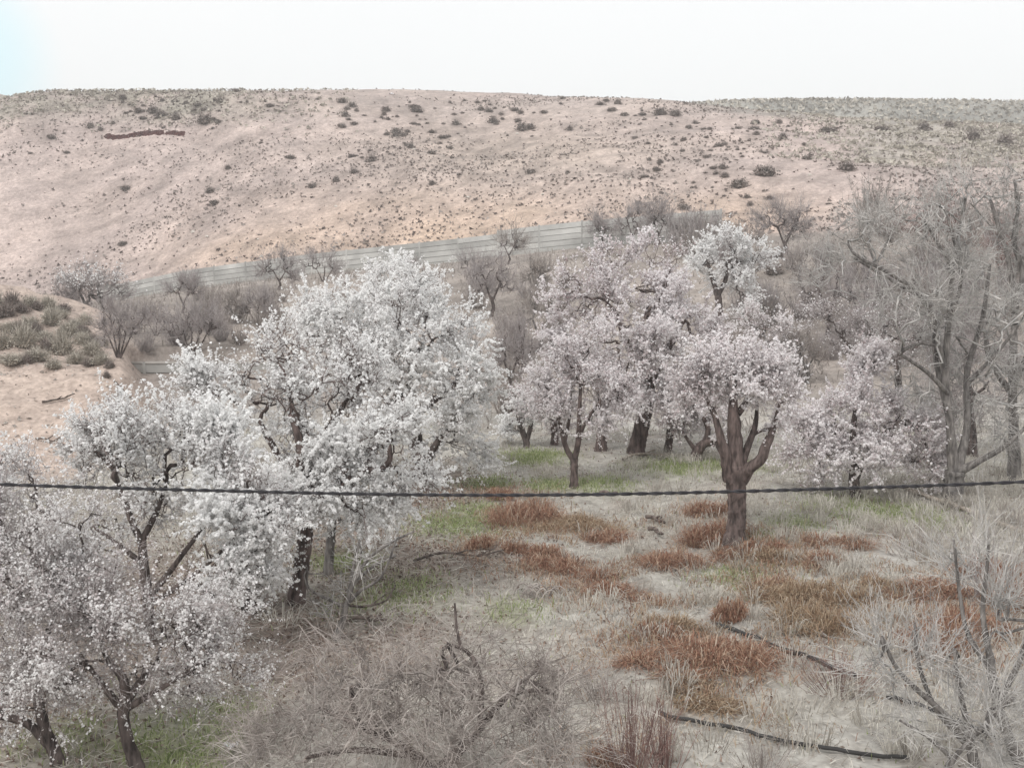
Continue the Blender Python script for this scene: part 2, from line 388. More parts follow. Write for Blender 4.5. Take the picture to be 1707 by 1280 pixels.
# ------------------------------------------------------------------ the ground: one sheet from under the viewer to beyond the ridge
def build_ground():
    ys = np.concatenate([np.linspace(-60, 6, 14), np.arange(6.2, 38, 0.15), np.arange(38.0, 60, 0.32), np.arange(60.2, 165, 0.62), np.linspace(166, 320, 50), np.linspace(326, 420, 10)])
    t = np.linspace(-1, 1, 251)
    u = np.sign(t) * (0.42 * np.abs(t) + 1.1 * np.abs(t) ** 5)
    Y = np.repeat(ys[:, None], len(u), 1); X = u[None, :] * (6 + np.maximum(Y, 0) * 1.0 + 60 * ss(-Y / 10))
    Z = ground_z(X, Y)
    near = (Y > 6) & (Y < 40)
    Z = Z + np.where(near, 0.05 * fbm(X * 3.1, Y * 3.1, 2), 0)
    R, C_ = Y.shape
    i = np.arange(R - 1)[:, None] * C_; j = np.arange(C_ - 1)[None, :]
    q = np.stack([i + j, i + j + 1, i + C_ + j + 1, i + C_ + j], -1).reshape(-1, 4)
    # soil colours
    def lerp(a, b, f): return a + (b - a) * f[..., None]
    col = np.ones(Y.shape + (3,)) * np.array((0.382, 0.368, 0.335))
    n1 = fbm(X * 0.35, Y * 0.35, 4); n2 = fbm(X * 1.3 + 9, Y * 1.3, 3)
    col = lerp(col, np.array((0.47, 0.462, 0.428)), np.clip(0.4 + n1 * 1.4, 0, 1))
    col = lerp(col, np.array((0.32, 0.285, 0.25)), np.clip(n2 * 1.2, 0, 0.6))
    for p, r in PALEP:
        col = lerp(col, np.array((0.46, 0.45, 0.42)), 0.8 * np.exp(-((X - p[0]) ** 2 + (Y - p[1]) ** 2) / r ** 2))
    col = lerp(col, np.array((0.25, 0.20, 0.17)), 0.8 * np.clip(litter_mask(X, Y) + 0.3 * n2, 0, 1) * (Y < 34))
    col = lerp(col, np.array((0.27, 0.305, 0.15)), np.clip(green_mask(X, Y) * (1 + 1.4 * n2), 0, 0.85))
    # slope between the orchard and the wall: brown-grey dry herbage
    mid = ss((Y - 33) / 8)
    col = lerp(col, np.array((0.335, 0.30, 0.272)) * (1 + 0.5 * n1[..., None]), mid)
    # bank
    l1 = ss((-9.9 - 0.38 * np.maximum(Y - 34, 0) - X + 0.5 * n1) / 1.2) * ss((Y - 25.5) / 3) * (1 - ss((Y - 45) / 4))
    col = lerp(col, np.array((0.475, 0.395, 0.345)), l1)
    # hill
    hillm = ss((Y - wall_y(X) - 0.3) / 1.0)
    hc = np.ones(Y.shape + (3,)) * np.array((0.475, 0.400, 0.372))
    uu = X / np.maximum(Y, 20); px = uu * F + 853.5; row = 400 - (Z - EYE) / np.maximum(Y, 20) * F
    n3 = fbm(X * 0.06, Y * 0.06, 4)
    orange = np.exp(-((px - 760) / 420) ** 2) * ss((row - 270) / 90) + 0.9 * np.exp(-((px - 1240) / 120) ** 2 - ((row - 345) / 30) ** 2) + 0.55 * np.exp(-((px - 420) / 160) ** 2 - ((row - 420) / 50) ** 2)
    hc = lerp(hc, np.array((0.52, 0.405, 0.32)), np.clip(orange * (0.8 + 1.0 * n3), 0, 1))
    tawny = np.exp(-((px - 860) / 330) ** 2 - ((row - 260) / 60) ** 2)
    hc = lerp(hc, np.array((0.465, 0.395, 0.34)), np.clip(tawny * 0.7, 0, 1))
    gtop = ss((225 - row) / 45) * np.clip(0.9 * ss((520 - px) / 260) + ss((px - 1330) / 160) + 0.18, 0, 1) * np.clip(0.85 + 1.3 * n3 + 0.9 * n1, 0, 1)
    hc = lerp(hc, np.array((0.31, 0.295, 0.25)), np.clip(gtop, 0, 0.85))
    rightg = ss((px - 1360) / 160) * ss((row - 195) / 20) * ss((330 - row) / 80)
    hc = lerp(hc, np.array((0.37, 0.35, 0.315)), np.clip(rightg * (0.4 + 1.5 * n3 + n1), 0, 0.8))
    plat = ss((px - 1120) / 120) * ss((np.interp(px, [1100, 1300, 1450, 1707], [186, 205, 214, 224]) - row + 14 * n3) / 12)
    hc = lerp(hc, np.array((0.335, 0.325, 0.295)), np.clip(plat, 0, .9))
    gul = np.clip(.12 - np.abs(fbm(X * .13 + .3 * vnoise(Y * .1, X * 0), Y * .025, 3)), 0, .12) / .12
    track = np.clip(.06 - np.abs(fbm(X * .018 + 3, (row + 6 * vnoise(X * .2, Y * .2)) * .045, 2)), 0, .06) / .06
    hc = hc * (1 + 0.34 * fbm(X * 0.5, Y * 0.5, 4) + 0.16 * n3 + .25 * fbm(X * 1.7, Y * 1.2, 2) - .10 * gul + .07 * track)[..., None]
    col = lerp(col, hc, hillm)
    farm = ss((Y - 178) / 8)
    col = lerp(col, np.array((0.33, 0.325, 0.298)) * (1 + 0.5 * fbm(X * 0.12, Y * 0.12, 4))[..., None], farm * ss((px - 500) / 100))
    col = np.clip(col, 0.02, 0.8)
    me = mesh_np('ground', np.stack([X, Y, Z], -1).reshape(-1, 3), [q], (M_GROUND,), True, col.reshape(-1, 3))
    o = link('ground', me); o['kind'] = 'structure'
    return o
build_ground()

# ------------------------------------------------------------------ panel wall across the slope
def skew_board(p0, p1, h0, h1, th, nv):
    """board from p0 to p1 (2D xy), bottoms at z in p, height range h0..h1"""
    v = []
    for off in (-th / 2, th / 2):
        for h in (h0, h1):
            for p in (p0, p1):
                v.append((p[0] + nv[0] * off, p[1] + nv[1] * off, p[2] + h))
    return np.array(v), [np.array([(0, 1, 3, 2), (4, 6, 7, 5), (0, 4, 5, 1), (2, 3, 7, 6), (0, 2, 6, 4), (1, 5, 7, 3)])]
def panel_wall(name, label, pts_x, zf, yf, rows, ph, step_at=(), cap=False):
    xs = pts_x
    root = thing(name, (xs[0], yf(xs[0]), zf(xs[0])), label, 'wall')
    off = 0.0
    for k in range(len(xs) - 1):
        if k in step_at: off += 0.22
        a = np.array((xs[k], yf(xs[k]), zf(xs[k]) + off)); b = np.array((xs[k + 1], yf(xs[k + 1]), zf(xs[k + 1]) + off))
        d = nrm((b - a)[None, :2])[0]; nv = np.array((-d[1], d[0]))
        a2 = a.copy(); b2 = b.copy(); a2[:2] += d * 0.055; b2[:2] -= d * 0.055
        for r in range(rows):
            jit = (0.008 if r % 2 else -0.008) + U(-0.003, 0.003)
            part('panel', skew_board(a2, b2, -0.25 + r * ph + 0.018, -0.25 + (r + 1) * ph - 0.017, 0.05, nv) if not jit else
                 skew_board(a2 + np.append(nv * jit, 0), b2 + np.append(nv * jit, 0), -0.25 + r * ph + 0.018, -0.25 + (r + 1) * ph - 0.017, 0.05, nv), M_CONC, root)
        part('joint_backing', skew_board(a2, b2, -0.24, -0.27 + rows * ph, 0.018, nv), M_JOINT, root)
        if cap:
            part('cap', skew_board(a2, b2, -0.25 + rows * ph, -0.25 + rows * ph + 0.07, 0.14, nv), M_CAP, root)
    off = 0.0
    for k in range(len(xs)):
        if k in step_at: off += 0.22
        a = np.array((xs[k], yf(xs[k]), zf(xs[k]) + off))
        g = box_geo(-0.06, 0.06, -0.06, 0.06, -0.5, -0.25 + rows * ph + 0.05)
        part('post', (g[0] + a, g[1]), M_CONC, root)
    return root
wx = np.linspace(-34.5, 13.0, 18)
panel_wall('panel_wall', 'long grey concrete panel wall climbing across the foot of the bare hill', wx, lambda x: float(wall_z(x)), lambda x: float(wall_y(x)), 5, 0.375, step_at=(12,))
rx = np.linspace(-19.0, -8.0, 6)
panel_wall('retaining_wall', 'low grey concrete retaining wall with pale coping below the terrace shrubs', rx, lambda x: -0.05, lambda x: 45.0, 3, 0.38, cap=True)

# ------------------------------------------------------------------ trees
class Skel:
    def __init__(s): s.big, s.med, s.tw, s.ends = [], [], [], []
def grow(sk, pos, dirv, pts, n0, rt, pw, wob, lvl, f0):
    n = len(pts)
    if n <= 2:
        for p in pts:
            m = pos + (p - pos) * 0.5 + dirv * np.linalg.norm(p - pos) * 0.12 + rng.normal(size=3) * wob * 0.12
            sk.tw.append((pos, m, p, rt * n ** pw * 1.1)); 
        return
    c = pts.mean(0)
    X = pts - c
    _, _, vt = np.linalg.svd(X, full_matrices=False)
    ax = nrm((vt[0] + 0.35 * rng.normal(size=3))[None])[0]
    pr = X @ ax; cut = np.quantile(pr, U(0.36, 0.64))
    for g in (pts[pr <= cut], pts[pr > cut]):
        if not len(g): continue
        k = len(g); cg = g.mean(0); dist = np.linalg.norm(cg - pos)
        f = U(f0, f0 + 0.2) if k > 2 else U(0.3, 0.5)
        tgt = pos + (cg - pos) * f + rng.normal(size=3) * wob * dist * 0.16
        L = np.linalg.norm(tgt - pos)
        if L < 0.02:
            grow(sk, pos, dirv, g, n0, rt, pw, wob, lvl + 1, f0); continue
        nd = nrm((tgt - pos)[None])[0]
        m1 = pos + (dirv * 0.55 + nd * 0.45) * L * 0.38 + rng.normal(size=3) * wob * L * 0.10
        m2 = pos + (tgt - pos) * 0.72 + rng.normal(size=3) * wob * L * 0.10 - np.array((0, 0, 0.03 * L))
        r0, r1 = rt * k ** pw * 1.06, rt * k ** pw * 0.92
        (sk.big if k > 0.10 * n0 else sk.med).append((pos, m1, m2, tgt, r0, r1))
        nd2 = nrm((tgt - m2)[None])[0]
        grow(sk, tgt, nd2, g, n0, rt, pw, wob, lvl + 1, f0)

def lobe_points(lobes, D, n, shell=0.45, clus=7, spread=0.2):
    """tips of the branches: clusters inside the crown's lobes, so light sprays and dark gaps alternate"""
    vol = np.array([l[2] * l[3] * (l[2] + l[3]) ** 0.6 * (l[5] if len(l) > 5 else 1) for l in lobes], float); vol /= vol.sum()
    out = []
    for l, wgt in zip(lobes, vol):
        k = max(3, int(round(n * wgt))); dd = l[4] if len(l) > 4 else 0
        c = at_depth(l[0], l[1], D + dd); s = (D + dd) / F
        nc = max(2, int(k / clus)); d = nrm(rng.normal(size=(nc, 3))); r = U(0.1, 1, nc) ** shell
        rad = np.array((l[2] * s, 0.5 * (l[2] + l[3]) * s * 0.9, l[3] * s))
        cc = c + d * r[:, None] * rad * 0.92
        own = rng.integers(0, nc, k)
        out.append(cc[own] + rng.normal(size=(k, 3)) * rad.mean() * spread)
    return np.concatenate(out)
def cones(A, M_, B, r0):
    """fine shoots: three-sided, bent once, running to a point (A root, M_ middle, B tip)"""
    n = len(A); T = nrm(B - A); ref = nrm(rng.normal(size=(n, 3))); X = nrm(np.cross(T, ref)); Y = np.cross(T, X)
    an = np.arange(3) * 2 * math.pi / 3; off = np.cos(an)[None, :, None] * X[:, None] + np.sin(an)[None, :, None] * Y[:, None]
    r0 = np.broadcast_to(r0, (n,))[:, None, None]
    if M_ is None:
        V = np.concatenate([A[:, None] + off * r0, B[:, None]], 1); o = np.arange(n)[:, None, None] * 4
        return V.reshape(-1, 3), [(o + np.array([[0, 1, 3], [1, 2, 3], [2, 0, 3]])[None]).reshape(-1, 3)]
    V = np.concatenate([A[:, None] + off * r0, M_[:, None] + off * r0 * 0.75, B[:, None]], 1); o = np.arange(n)[:, None, None] * 7
    return V.reshape(-1, 3), [(o + np.array([[0, 1, 4, 3], [1, 2, 5, 4], [2, 0, 3, 5]])[None]).reshape(-1, 4), (o + np.array([[3, 4, 6], [4, 5, 6], [5, 3, 6]])[None]).reshape(-1, 3)]

def tree(name, label, cat, base, trunk, lobes, limbs=(), ntips=420, rt=0.006, pw=0.47, wob=1.0, f0=0.38, shoots=5, sl=(0.18, 0.45), sub=0, subl=(0.08, 0.2),
         up=0.35, out=0.5, rnd=0.55, droop=0.0, flowers=0, fs=(0.016, 0.028), fbase=None, mats=(None, None, None), group=None, D=None, shell=0.45, twr=0.0032, roots=True, fbias=None, tsides=12, bmat=None, wf=1.0):
    P = hit(*base) if D is None else at_depth(base[0], base[1], D)
    if D is None: D = P[1]
    else: P[2] = float(ground_z(P[0], P[1]))
    s = D / F
    root = thing(name, P, label, cat, group)
    mb, mt_, mf = mats
    # trunk: list of (px, py, width px, depth offset) above the base
    def pl(q):
        a = at_depth(q[0], q[1], D + (q[3] if len(q) > 3 else 0)); return np.append(a, q[2] * s / 2 * wf)
    tp = [np.append(P - np.array((0, 0, 0.12)), wf * trunk[0][2] * s / 2 * (1.3 if roots else 1.1)), ] + \
         ([np.append(P + np.array((0, 0, 0.10)), wf * trunk[0][2] * s / 2 * 1.05)] if roots else []) + [pl(q) for q in trunk[1:]]
    tp = np.array(tp)
    n = max(8, 5 * len(tp)); tr = resample(tp, n)
    part('trunk', tubes(tr[None, :, :3], np.maximum(tr[None, :, 3], 0.004), tsides, cap=True, rough=0.06), mb, root, True)
    top = tr[-1]; tdir = nrm((tr[-1, :3] - tr[-3, :3])[None])[0]
    starts = []
    if limbs:
        for lb in limbs:
            q = np.array([pl(a) for a in lb]); rs = resample(q, max(7, 3 * len(q)))
            part('limb', tubes(rs[None, :, :3], np.maximum(rs[None, :, 3], 0.004), 9, cap=True, rough=0.05), mb, root, True)
            starts.append((rs[-1, :3], nrm((rs[-1, :3] - rs[-3, :3])[None])[0], rs[-1, 3], rs))
    else:
        starts.append((top[:3], tdir, top[3], tr))
    pts = lobe_points(lobes, D, ntips, shell)
    gz = ground_z(pts[:, 0], pts[:, 1]); pts = pts[pts[:, 2] > gz + 0.25]
    sk = Skel()
    E = np.array([a[0] for a in starts])
    own = np.argmin(np.linalg.norm(pts[:, None] - E[None], axis=2), axis=1)
    for k, st in enumerate(starts):
        g = pts[own == k]
        if len(g): 
            grow(sk, st[0] - st[1] * 0.04, st[1], g, len(pts), rt, pw, wob, 0, f0)
    # boughs thick enough to tell apart are parts of their own
    def four(lst): return np.array([resample(np.array(b[:4]), 6) for b in lst]), np.array([np.linspace(b[4], b[5], 6) for b in lst])
    if sk.big:
        Pb, Rb = four(sk.big)
        order = np.argsort(-Rb[:, 0])
        for k in order[:6]:
            part('limb', tubes(Pb[k:k + 1], Rb[k:k + 1] * (1.0), 7, rough=0.05), mb, root, True)
        rest = order[6:]
    geos = []
    if sk.big and len(rest): geos.append(tubes(Pb[rest], Rb[rest], 6))
    if sk.med:
        a = np.array([b[:4] for b in sk.med]); r = np.array([np.linspace(b[4], b[5], 4) for b in sk.med]); geos.append(tubes(a, r, 3 if D > 16 else 4))
    if geos: part('bough', merge(geos), bmat or mb, root, True)['kind'] = 'stuff'
    tw = np.array([b[:3] for b in sk.tw]); twrad = np.array([(b[3], b[3] * 0.75, b[3] * 0.5) for b in sk.tw])
    geos = [tubes(tw, np.maximum(twrad, twr * 0.8), 3)]
    cen = pts.mean(0)
    # shoots
    tips = np.repeat(np.arange(len(tw)), shoots); t = U(0.25, 1, len(tips))[:, None]
    a = tw[tips]; st = np.where(t < 0.5, a[:, 0] + (a[:, 1] - a[:, 0]) * t * 2, a[:, 1] + (a[:, 2] - a[:, 1]) * (t * 2 - 1))
    td = nrm(a[:, 2] - a[:, 0])
    dr = nrm(td * 0.6 + out * nrm(st - cen) + up * np.array((0, 0, 1.0)) + rnd * rng.normal(size=st.shape))
    L = (sl[0] + (sl[1] - sl[0]) * U(0, 1, len(st)) ** 1.6 * 1.35)[:, None]
    e = st + dr * L + np.array((0, 0, -1.0)) * L * droop; m = st + dr * L * 0.55 + rng.normal(size=st.shape) * L * 0.11 + np.array((0, 0, 1.0)) * L * droop * 0.1
    sh = np.stack([st, m, e], 1)
    geos.append(cones(st, m, e, twr))
    segs = [(tw[:, 1], tw[:, 2]), (st, m), (m, e)]
    if sub:
        ix = np.repeat(np.arange(len(sh)), sub); t = U(0.15, 0.95, len(ix))[:, None]
        st2 = sh[ix, 0] + (sh[ix, 2] - sh[ix, 0]) * t
        d2 = nrm(nrm(sh[ix, 2] - sh[ix, 0]) * 0.8 + rnd * 1.1 * rng.normal(size=st2.shape) + up * 0.5 * np.array((0, 0, 1.0)))
        L2 = U(subl[0], subl[1], len(ix))[:, None]; e2 = st2 + d2 * L2 - np.array((0, 0, 1.0)) * L2 * droop
        m2 = st2 + d2 * L2 * 0.5 + rng.normal(size=st2.shape) * L2 * 0.06
        geos.append(cones(st2, m2 + rng.normal(size=st2.shape) * L2 * .08 if D < 16 else None, e2, twr * 0.75))
        segs += [(st2, m2), (m2, e2)]
    part('twig_spray', merge(geos), mt_, root)['kind'] = 'stuff'
    if flowers:
        flowers = int(flowers * 1.75)
        A = np.concatenate([q[0] for q in segs]); B = np.concatenate([q[1] for q in segs])
        wgt = np.linalg.norm(B - A, axis=1)
        mid = (A + B) / 2
        # blossom gathers in sprays: some twigs full, some nearly bare
        cl = 0.25 + 1.5 * np.clip(0.5 + 1.5 * (fbm(mid[:, 0] * 1.7 + mid[:, 2] * 0.9, mid[:, 1] * 1.7 + mid[:, 2] * 1.3, 3)), 0, 1)
        wgt = wgt * cl * U(0.3, 1.7, len(wgt))
        if fbias is not None: wgt = wgt * np.clip(fbias(mid), 0.02, None)
        wgt /= wgt.sum()
        k = rng.choice(len(A), flowers, p=wgt); t = U(0, 1, flowers)[:, None]
        R = U(fs[0], fs[1], flowers) * .92
        pos_ = A[k] + (B[k] - A[k]) * t
        dirs = nrm(.75 * rng.normal(size=(flowers, 3)) + .5 * nrm(pos_ - cen) + np.array((0, 0, 0.4)))
        C = pos_ + dirs * (R * U(0.5, 1.5, flowers))[:, None]
        tint = np.clip(U(0, 1, flowers) * 0.75 + 0.25 * cl[k] / 1.75, 0, 1)
        part('blossom', petals(C, dirs, R, tint), mf, root, True)['kind'] = 'stuff'
    return root

G_OR = None
WH = (M_BARK, M_TWIG, M_WHITE); PK = (M_BARKR, M_TWIG, M_PINK); BD = (M_BARK, M_TWIGM, M_BUD)

# the big white almond in the middle of the row
tree('almond_tree', 'tall almond tree thick with pure white blossom, broadest crown in the orchard row', 'tree', (712, 818),
     [(0, 0, 24), (708, 790, 22), (692, 740, 26), (682, 700, 30), (676, 670, 26)],
     [(560, 545, 120, 75, .5), (660, 520, 120, 85, 0), (755, 560, 78, 75, 0), (640, 620, 130, 80, -.6), (790, 680, 66, 70, 0), (735, 650, 90, 80, -.8), (610, 680, 80, 70, .5), (530, 545, 80, 60, 0, .6), (770, 745, 80, 50, .3, .8)],
     limbs=[[(676, 672, 24), (640, 640, 17, .2), (600, 600, 12, .3)], [(676, 674, 24), (690, 630, 18, -.2), (700, 580, 13, -.3)], [(682, 698, 18), (720, 670, 12, -.4), (760, 640, 8, -.6)], [(704, 780, 16, 0), (735, 730, 11, -.2), (770, 710, 7, -.2)]],
     ntips=640, shoots=6, flowers=48000, fs=(0.02, 0.036), mats=WH, rt=0.0048)
# white crown standing behind it
tree('almond_tree', 'white almond tree whose greyish top rises behind the broadest crown', 'tree', (650, 735),
     [(0, 0, 20), (652, 660, 17), (655, 600, 14)], [(655, 480, 60, 55, 0), (700, 500, 50, 45, 0), (620, 510, 60, 40)],
     ntips=160, shoots=5, flowers=9000, fs=(0.024, 0.04), mats=WH)
# the row towards the viewer on the left
tree('almond_tree', 'white almond with reddish dark limbs beside the broadest crown, dark trunk over leaf litter', 'tree', (495, 1003),
     [(0, 0, 30), (500, 960, 28), (508, 900, 26), (505, 840, 24), (500, 790, 22)],
     [(470, 620, 90, 65, .4), (400, 650, 90, 55, .3), (560, 640, 90, 75, 0), (600, 720, 90, 80, -.4), (500, 740, 90, 70, 0), (640, 800, 75, 65, 0), (570, 830, 100, 55, -.5, .9), (330, 630, 60, 35, .6), (690, 800, 40, 60, .4, .7)],
     limbs=[[(500, 792, 20), (500, 740, 15, -.2), (485, 690, 10, -.2)], [(503, 815, 18), (540, 760, 13, .2), (560, 700, 9, .3)], [(505, 840, 18), (470, 770, 13, .3), (430, 700, 9, .4)], [(507, 870, 16), (560, 820, 11, -.3), (610, 780, 8, -.5)]],
     ntips=560, shoots=6, flowers=28000, fs=(0.017, 0.03), mats=(M_BARKR, M_TWIG, M_WHITE), rt=0.0055)
tree('almond_tree', 'slim grey-trunked almond behind the dark trunk at the leaf litter edge', 'tree', (548, 960),
     [(0, 0, 18), (550, 915, 16), (555, 860, 14)], [(560, 790, 70, 60, .4), (620, 850, 60, 36, .2)], ntips=110, shoots=5, flowers=5500, fs=(0.016, 0.028), mats=(M_BARKG, M_TWIG, M_WHITE))
tree('almond_tree', 'leaning white almond with forked dark limbs in front of the sandy bank', 'tree', (252, 1075),
     [(0, 0, 21), (248, 1020, 19), (242, 960, 17), (236, 900, 15)],
     [(250, 700, 90, 40, .2), (320, 720, 80, 40, .1), (420, 850, 60, 60, -.8), (350, 830, 70, 50, -.6, .8), (200, 740, 75, 55, 0), (280, 730, 95, 50, .3), (350, 760, 80, 55, 0), (400, 810, 80, 55, -.3), (440, 880, 70, 65, -.5), (390, 930, 70, 55, -.6, .8), (170, 770, 60, 50, .2), (240, 800, 110, 50, 0, .6), (150, 740, 40, 45, .3), (470, 830, 40, 40), (300, 860, 90, 50, .5, .6), (200, 860, 70, 50, .5, .4), (200, 920, 70, 60, -.2, .6), (300, 960, 70, 50, -.2, .6)],
     limbs=[[(238, 910, 13), (215, 855, 11, -.1), (195, 800, 7, -.1)], [(240, 940, 11), (200, 910, 8, -.2), (148, 872, 5, -.3)], [(237, 900, 12), (262, 850, 9, .2), (280, 800, 6, .3)], [(246, 1000, 13), (300, 930, 9, .1), (345, 870, 7, .1)], [(247, 1010, 11), (320, 960, 8, -.5), (390, 900, 6, -.6)]],
     ntips=560, shoots=6, flowers=36000, fs=(0.016, 0.028), mats=WH, rt=0.0044, fbias=lambda p: ss((p[:, 2] - 1.3) / 0.9) + 0.2 + 0.9 * (p[:, 0] > -4.2))
tree('almond_tree', 'short almond trunk under low sprays of white blossom beside the leaf litter', 'tree', (415, 1020),
     [(0, 0, 24), (420, 985, 22), (428, 940, 18)], [(440, 900, 60, 50, 0), (400, 960, 50, 40, -.2), (460, 850, 50, 40)], ntips=110, shoots=5, flowers=5000, fs=(0.016, 0.027), mats=WH)
tree('almond_tree', 'half opened almond in pale buds with crooked dark fork above green grass', 'tree', (228, 1290),
     [(0, 0, 25), (213, 1235, 22), (205, 1190, 20), (208, 1165, 18)],
     [(180, 1000, 110, 80, .2), (300, 1010, 100, 70, .1), (100, 960, 90, 80, .4), (240, 1090, 130, 70, -.1), (350, 1070, 80, 55, 0), (120, 1080, 110, 70, -.3), (60, 1060, 70, 80, 0), (300, 1140, 90, 45, .2, .9), (120, 1150, 90, 45, .2, .9), (390, 1120, 60, 40, .3, .7)],
     limbs=[[(208, 1168, 20), (205, 1130, 16), (180, 1100, 11, .1), (165, 1060, 8, .1)], [(208, 1172, 18), (235, 1135, 12, .1), (265, 1100, 8, .2)], [(206, 1185, 16), (170, 1140, 11, -.1), (148, 1110, 8, -.1)], [(212, 1180, 13), (280, 1140, 8, -.2), (330, 1110, 6, -.3)]],
     ntips=440, shoots=6, sub=1, flowers=13500, fs=(0.009, 0.0185), mats=BD, rt=0.004, twr=0.0032)
tree('almond_tree', 'budding almond with a low sideways limb below the sandy bank', 'tree', (95, 1275),
     [(0, 0, 23), (75, 1215, 20), (62, 1160, 17), (55, 1110, 15)],
     [(40, 880, 90, 75, .5), (120, 900, 80, 60, .4), (10, 800, 45, 55, .5), (90, 980, 90, 60, 0), (20, 1000, 70, 80, 0), (160, 960, 60, 60, .3), (30, 1110, 70, 60, -.4), (-60, 900, 90, 100, .4), (20, 1190, 60, 40, .4, .8), (70, 1130, 60, 40, .4)],
     limbs=[[(60, 1150, 18), (40, 1080, 12), (30, 1000, 8, .2)], [(56, 1115, 16), (85, 1040, 11, .2), (110, 970, 7, .3)], [(85, 1245, 18), (45, 1205, 15, -.1), (-10, 1190, 12, -.2)]],
     ntips=440, shoots=6, sub=1, flowers=14500, fs=(0.009, 0.019), mats=BD, rt=0.004, twr=0.0032)
tree('almond_tree', 'upright tuft of white almond blossom peeping in beside the sandy slope', 'tree', (-30, 1030), [(0, 0, 24), (-25, 930, 20), (-15, 860, 16)],
     [(-15, 790, 35, 55), (5, 770, 24, 34), (-60, 820, 60, 60)], ntips=90, shoots=5, flowers=5000, fs=(0.016, 0.028), mats=WH)
# young vase-shaped tree
tree('young_almond_tree', 'young vase-shaped almond with two slim upright limbs on green grass', 'tree', (957, 812),
     [(0, 0, 19), (957, 785, 17), (957, 765, 18)],
     [(965, 620, 75, 55, 0), (1010, 650, 60, 55, 0), (920, 650, 60, 50, 0), (1040, 690, 40, 40, 0), (960, 680, 80, 40, 0, .6), (895, 660, 30, 40), (965, 580, 50, 30)],
     limbs=[[(957, 768, 14), (943, 745, 12), (935, 710, 10, .1), (925, 670, 7, .1)], [(957, 770, 15), (964, 735, 13, -.1), (966, 690, 10, -.1), (968, 640, 7)], [(963, 745, 9), (975, 705, 8, -.3), (1000, 670, 6, -.4)], [(941, 740, 8), (950, 690, 7, .3), (952, 640, 5, .4)]],
     ntips=300, shoots=5, up=.7, wf=.75, flowers=14000, fs=(0.018, 0.031), mats=PK, rt=0.0045)
# the big pink tree
tree('almond_tree', 'big rounded pale pink almond with leaning dark trunk behind the young vase-shaped one', 'tree', (1060, 757),
     [(0, 0, 29), (1064, 735, 27), (1072, 700, 26), (1080, 660, 24), (1078, 620, 22)],
     [(1060, 490, 110, 70, .4), (975, 510, 75, 70, .4), (1145, 510, 70, 70, 0), (1060, 580, 130, 60, -.7), (940, 560, 55, 60, 0), (1170, 585, 60, 60, 0), (1000, 450, 60, 40, .6), (1090, 430, 75, 38, .4), (1130, 655, 70, 45, -.5, .8), (1040, 660, 70, 40, -.8, .9), (1078, 640, 55, 50, -1.1, 1.6), (1060, 560, 70, 50, -1.2), (960, 610, 50, 50, .6), (1190, 640, 45, 45, .3)],
     limbs=[[(1078, 625, 19), (1050, 580, 14, .1), (1030, 530, 9, .2)], [(1079, 640, 19), (1110, 590, 14, -.1), (1135, 540, 9, -.1)], [(1080, 650, 15), (1085, 580, 11, -.4), (1080, 520, 8, -.5)]],
     ntips=640, shoots=6, flowers=38000, fs=(0.022, 0.038), mats=PK, rt=0.005)
tree('almond_tree', 'pink almond on a dark straight trunk between the vase-shaped and big rounded ones', 'tree', (1002, 752),
     [(0, 0, 20), (1004, 720, 18), (1008, 680, 17)], [(1000, 620, 60, 45, .3), (950, 600, 40, 40, .5), (1030, 640, 40, 40, 0)], ntips=110, shoots=5, flowers=5500, fs=(0.022, 0.036), mats=PK)
tree('almond_tree', 'slender pink almond with thin straight trunk beyond a fallen pole', 'tree', (1113, 757),
     [(0, 0, 15), (1116, 730, 13), (1118, 700, 12)], [(1125, 655, 50, 40, .2), (1150, 690, 40, 28, 0)], ntips=90, shoots=5, flowers=4200, fs=(0.022, 0.036), mats=PK)
tree('almond_tree', 'little pink almond with knotty low fork in grass beyond the vase-shaped one', 'tree', (924, 742),
     [(0, 0, 13), (925, 725, 12), (922, 700, 11)], [(905, 670, 40, 40, 0), (940, 690, 30, 30, .2)], ntips=80, shoots=5, flowers=3200, fs=(0.022, 0.036), mats=PK)
tree('almond_tree', 'two-stemmed white almond at the back of the grass near the broad white crown', 'tree', (878, 745),
     [(0, 0, 11), (872, 722, 10), (866, 700, 8)], [(870, 690, 34, 34, 0), (850, 720, 25, 25)], limbs=[[(877, 738, 9), (884, 715, 8), (890, 695, 6)]], ntips=60, shoots=5, flowers=2600, fs=(0.022, 0.036), mats=WH)
tree('almond_tree', 'squat almond with low sinuous arching trunk beside the pollarded trunk', 'tree', (1160, 770),
     [(0, 0, 20), (1163, 752, 18), (1176, 738, 16), (1196, 736, 13)], [(1170, 690, 50, 30, .2), (1140, 700, 40, 30, 0), (1205, 710, 30, 26)],
     limbs=[[(1163, 755, 9), (1150, 738, 7), (1138, 720, 5)], [(1176, 739, 12), (1180, 715, 9), (1172, 695, 7)], [(1196, 736, 11), (1215, 742, 8), (1225, 720, 5)]], ntips=110, shoots=5, flowers=5000, fs=(0.02, 0.034), mats=PK)
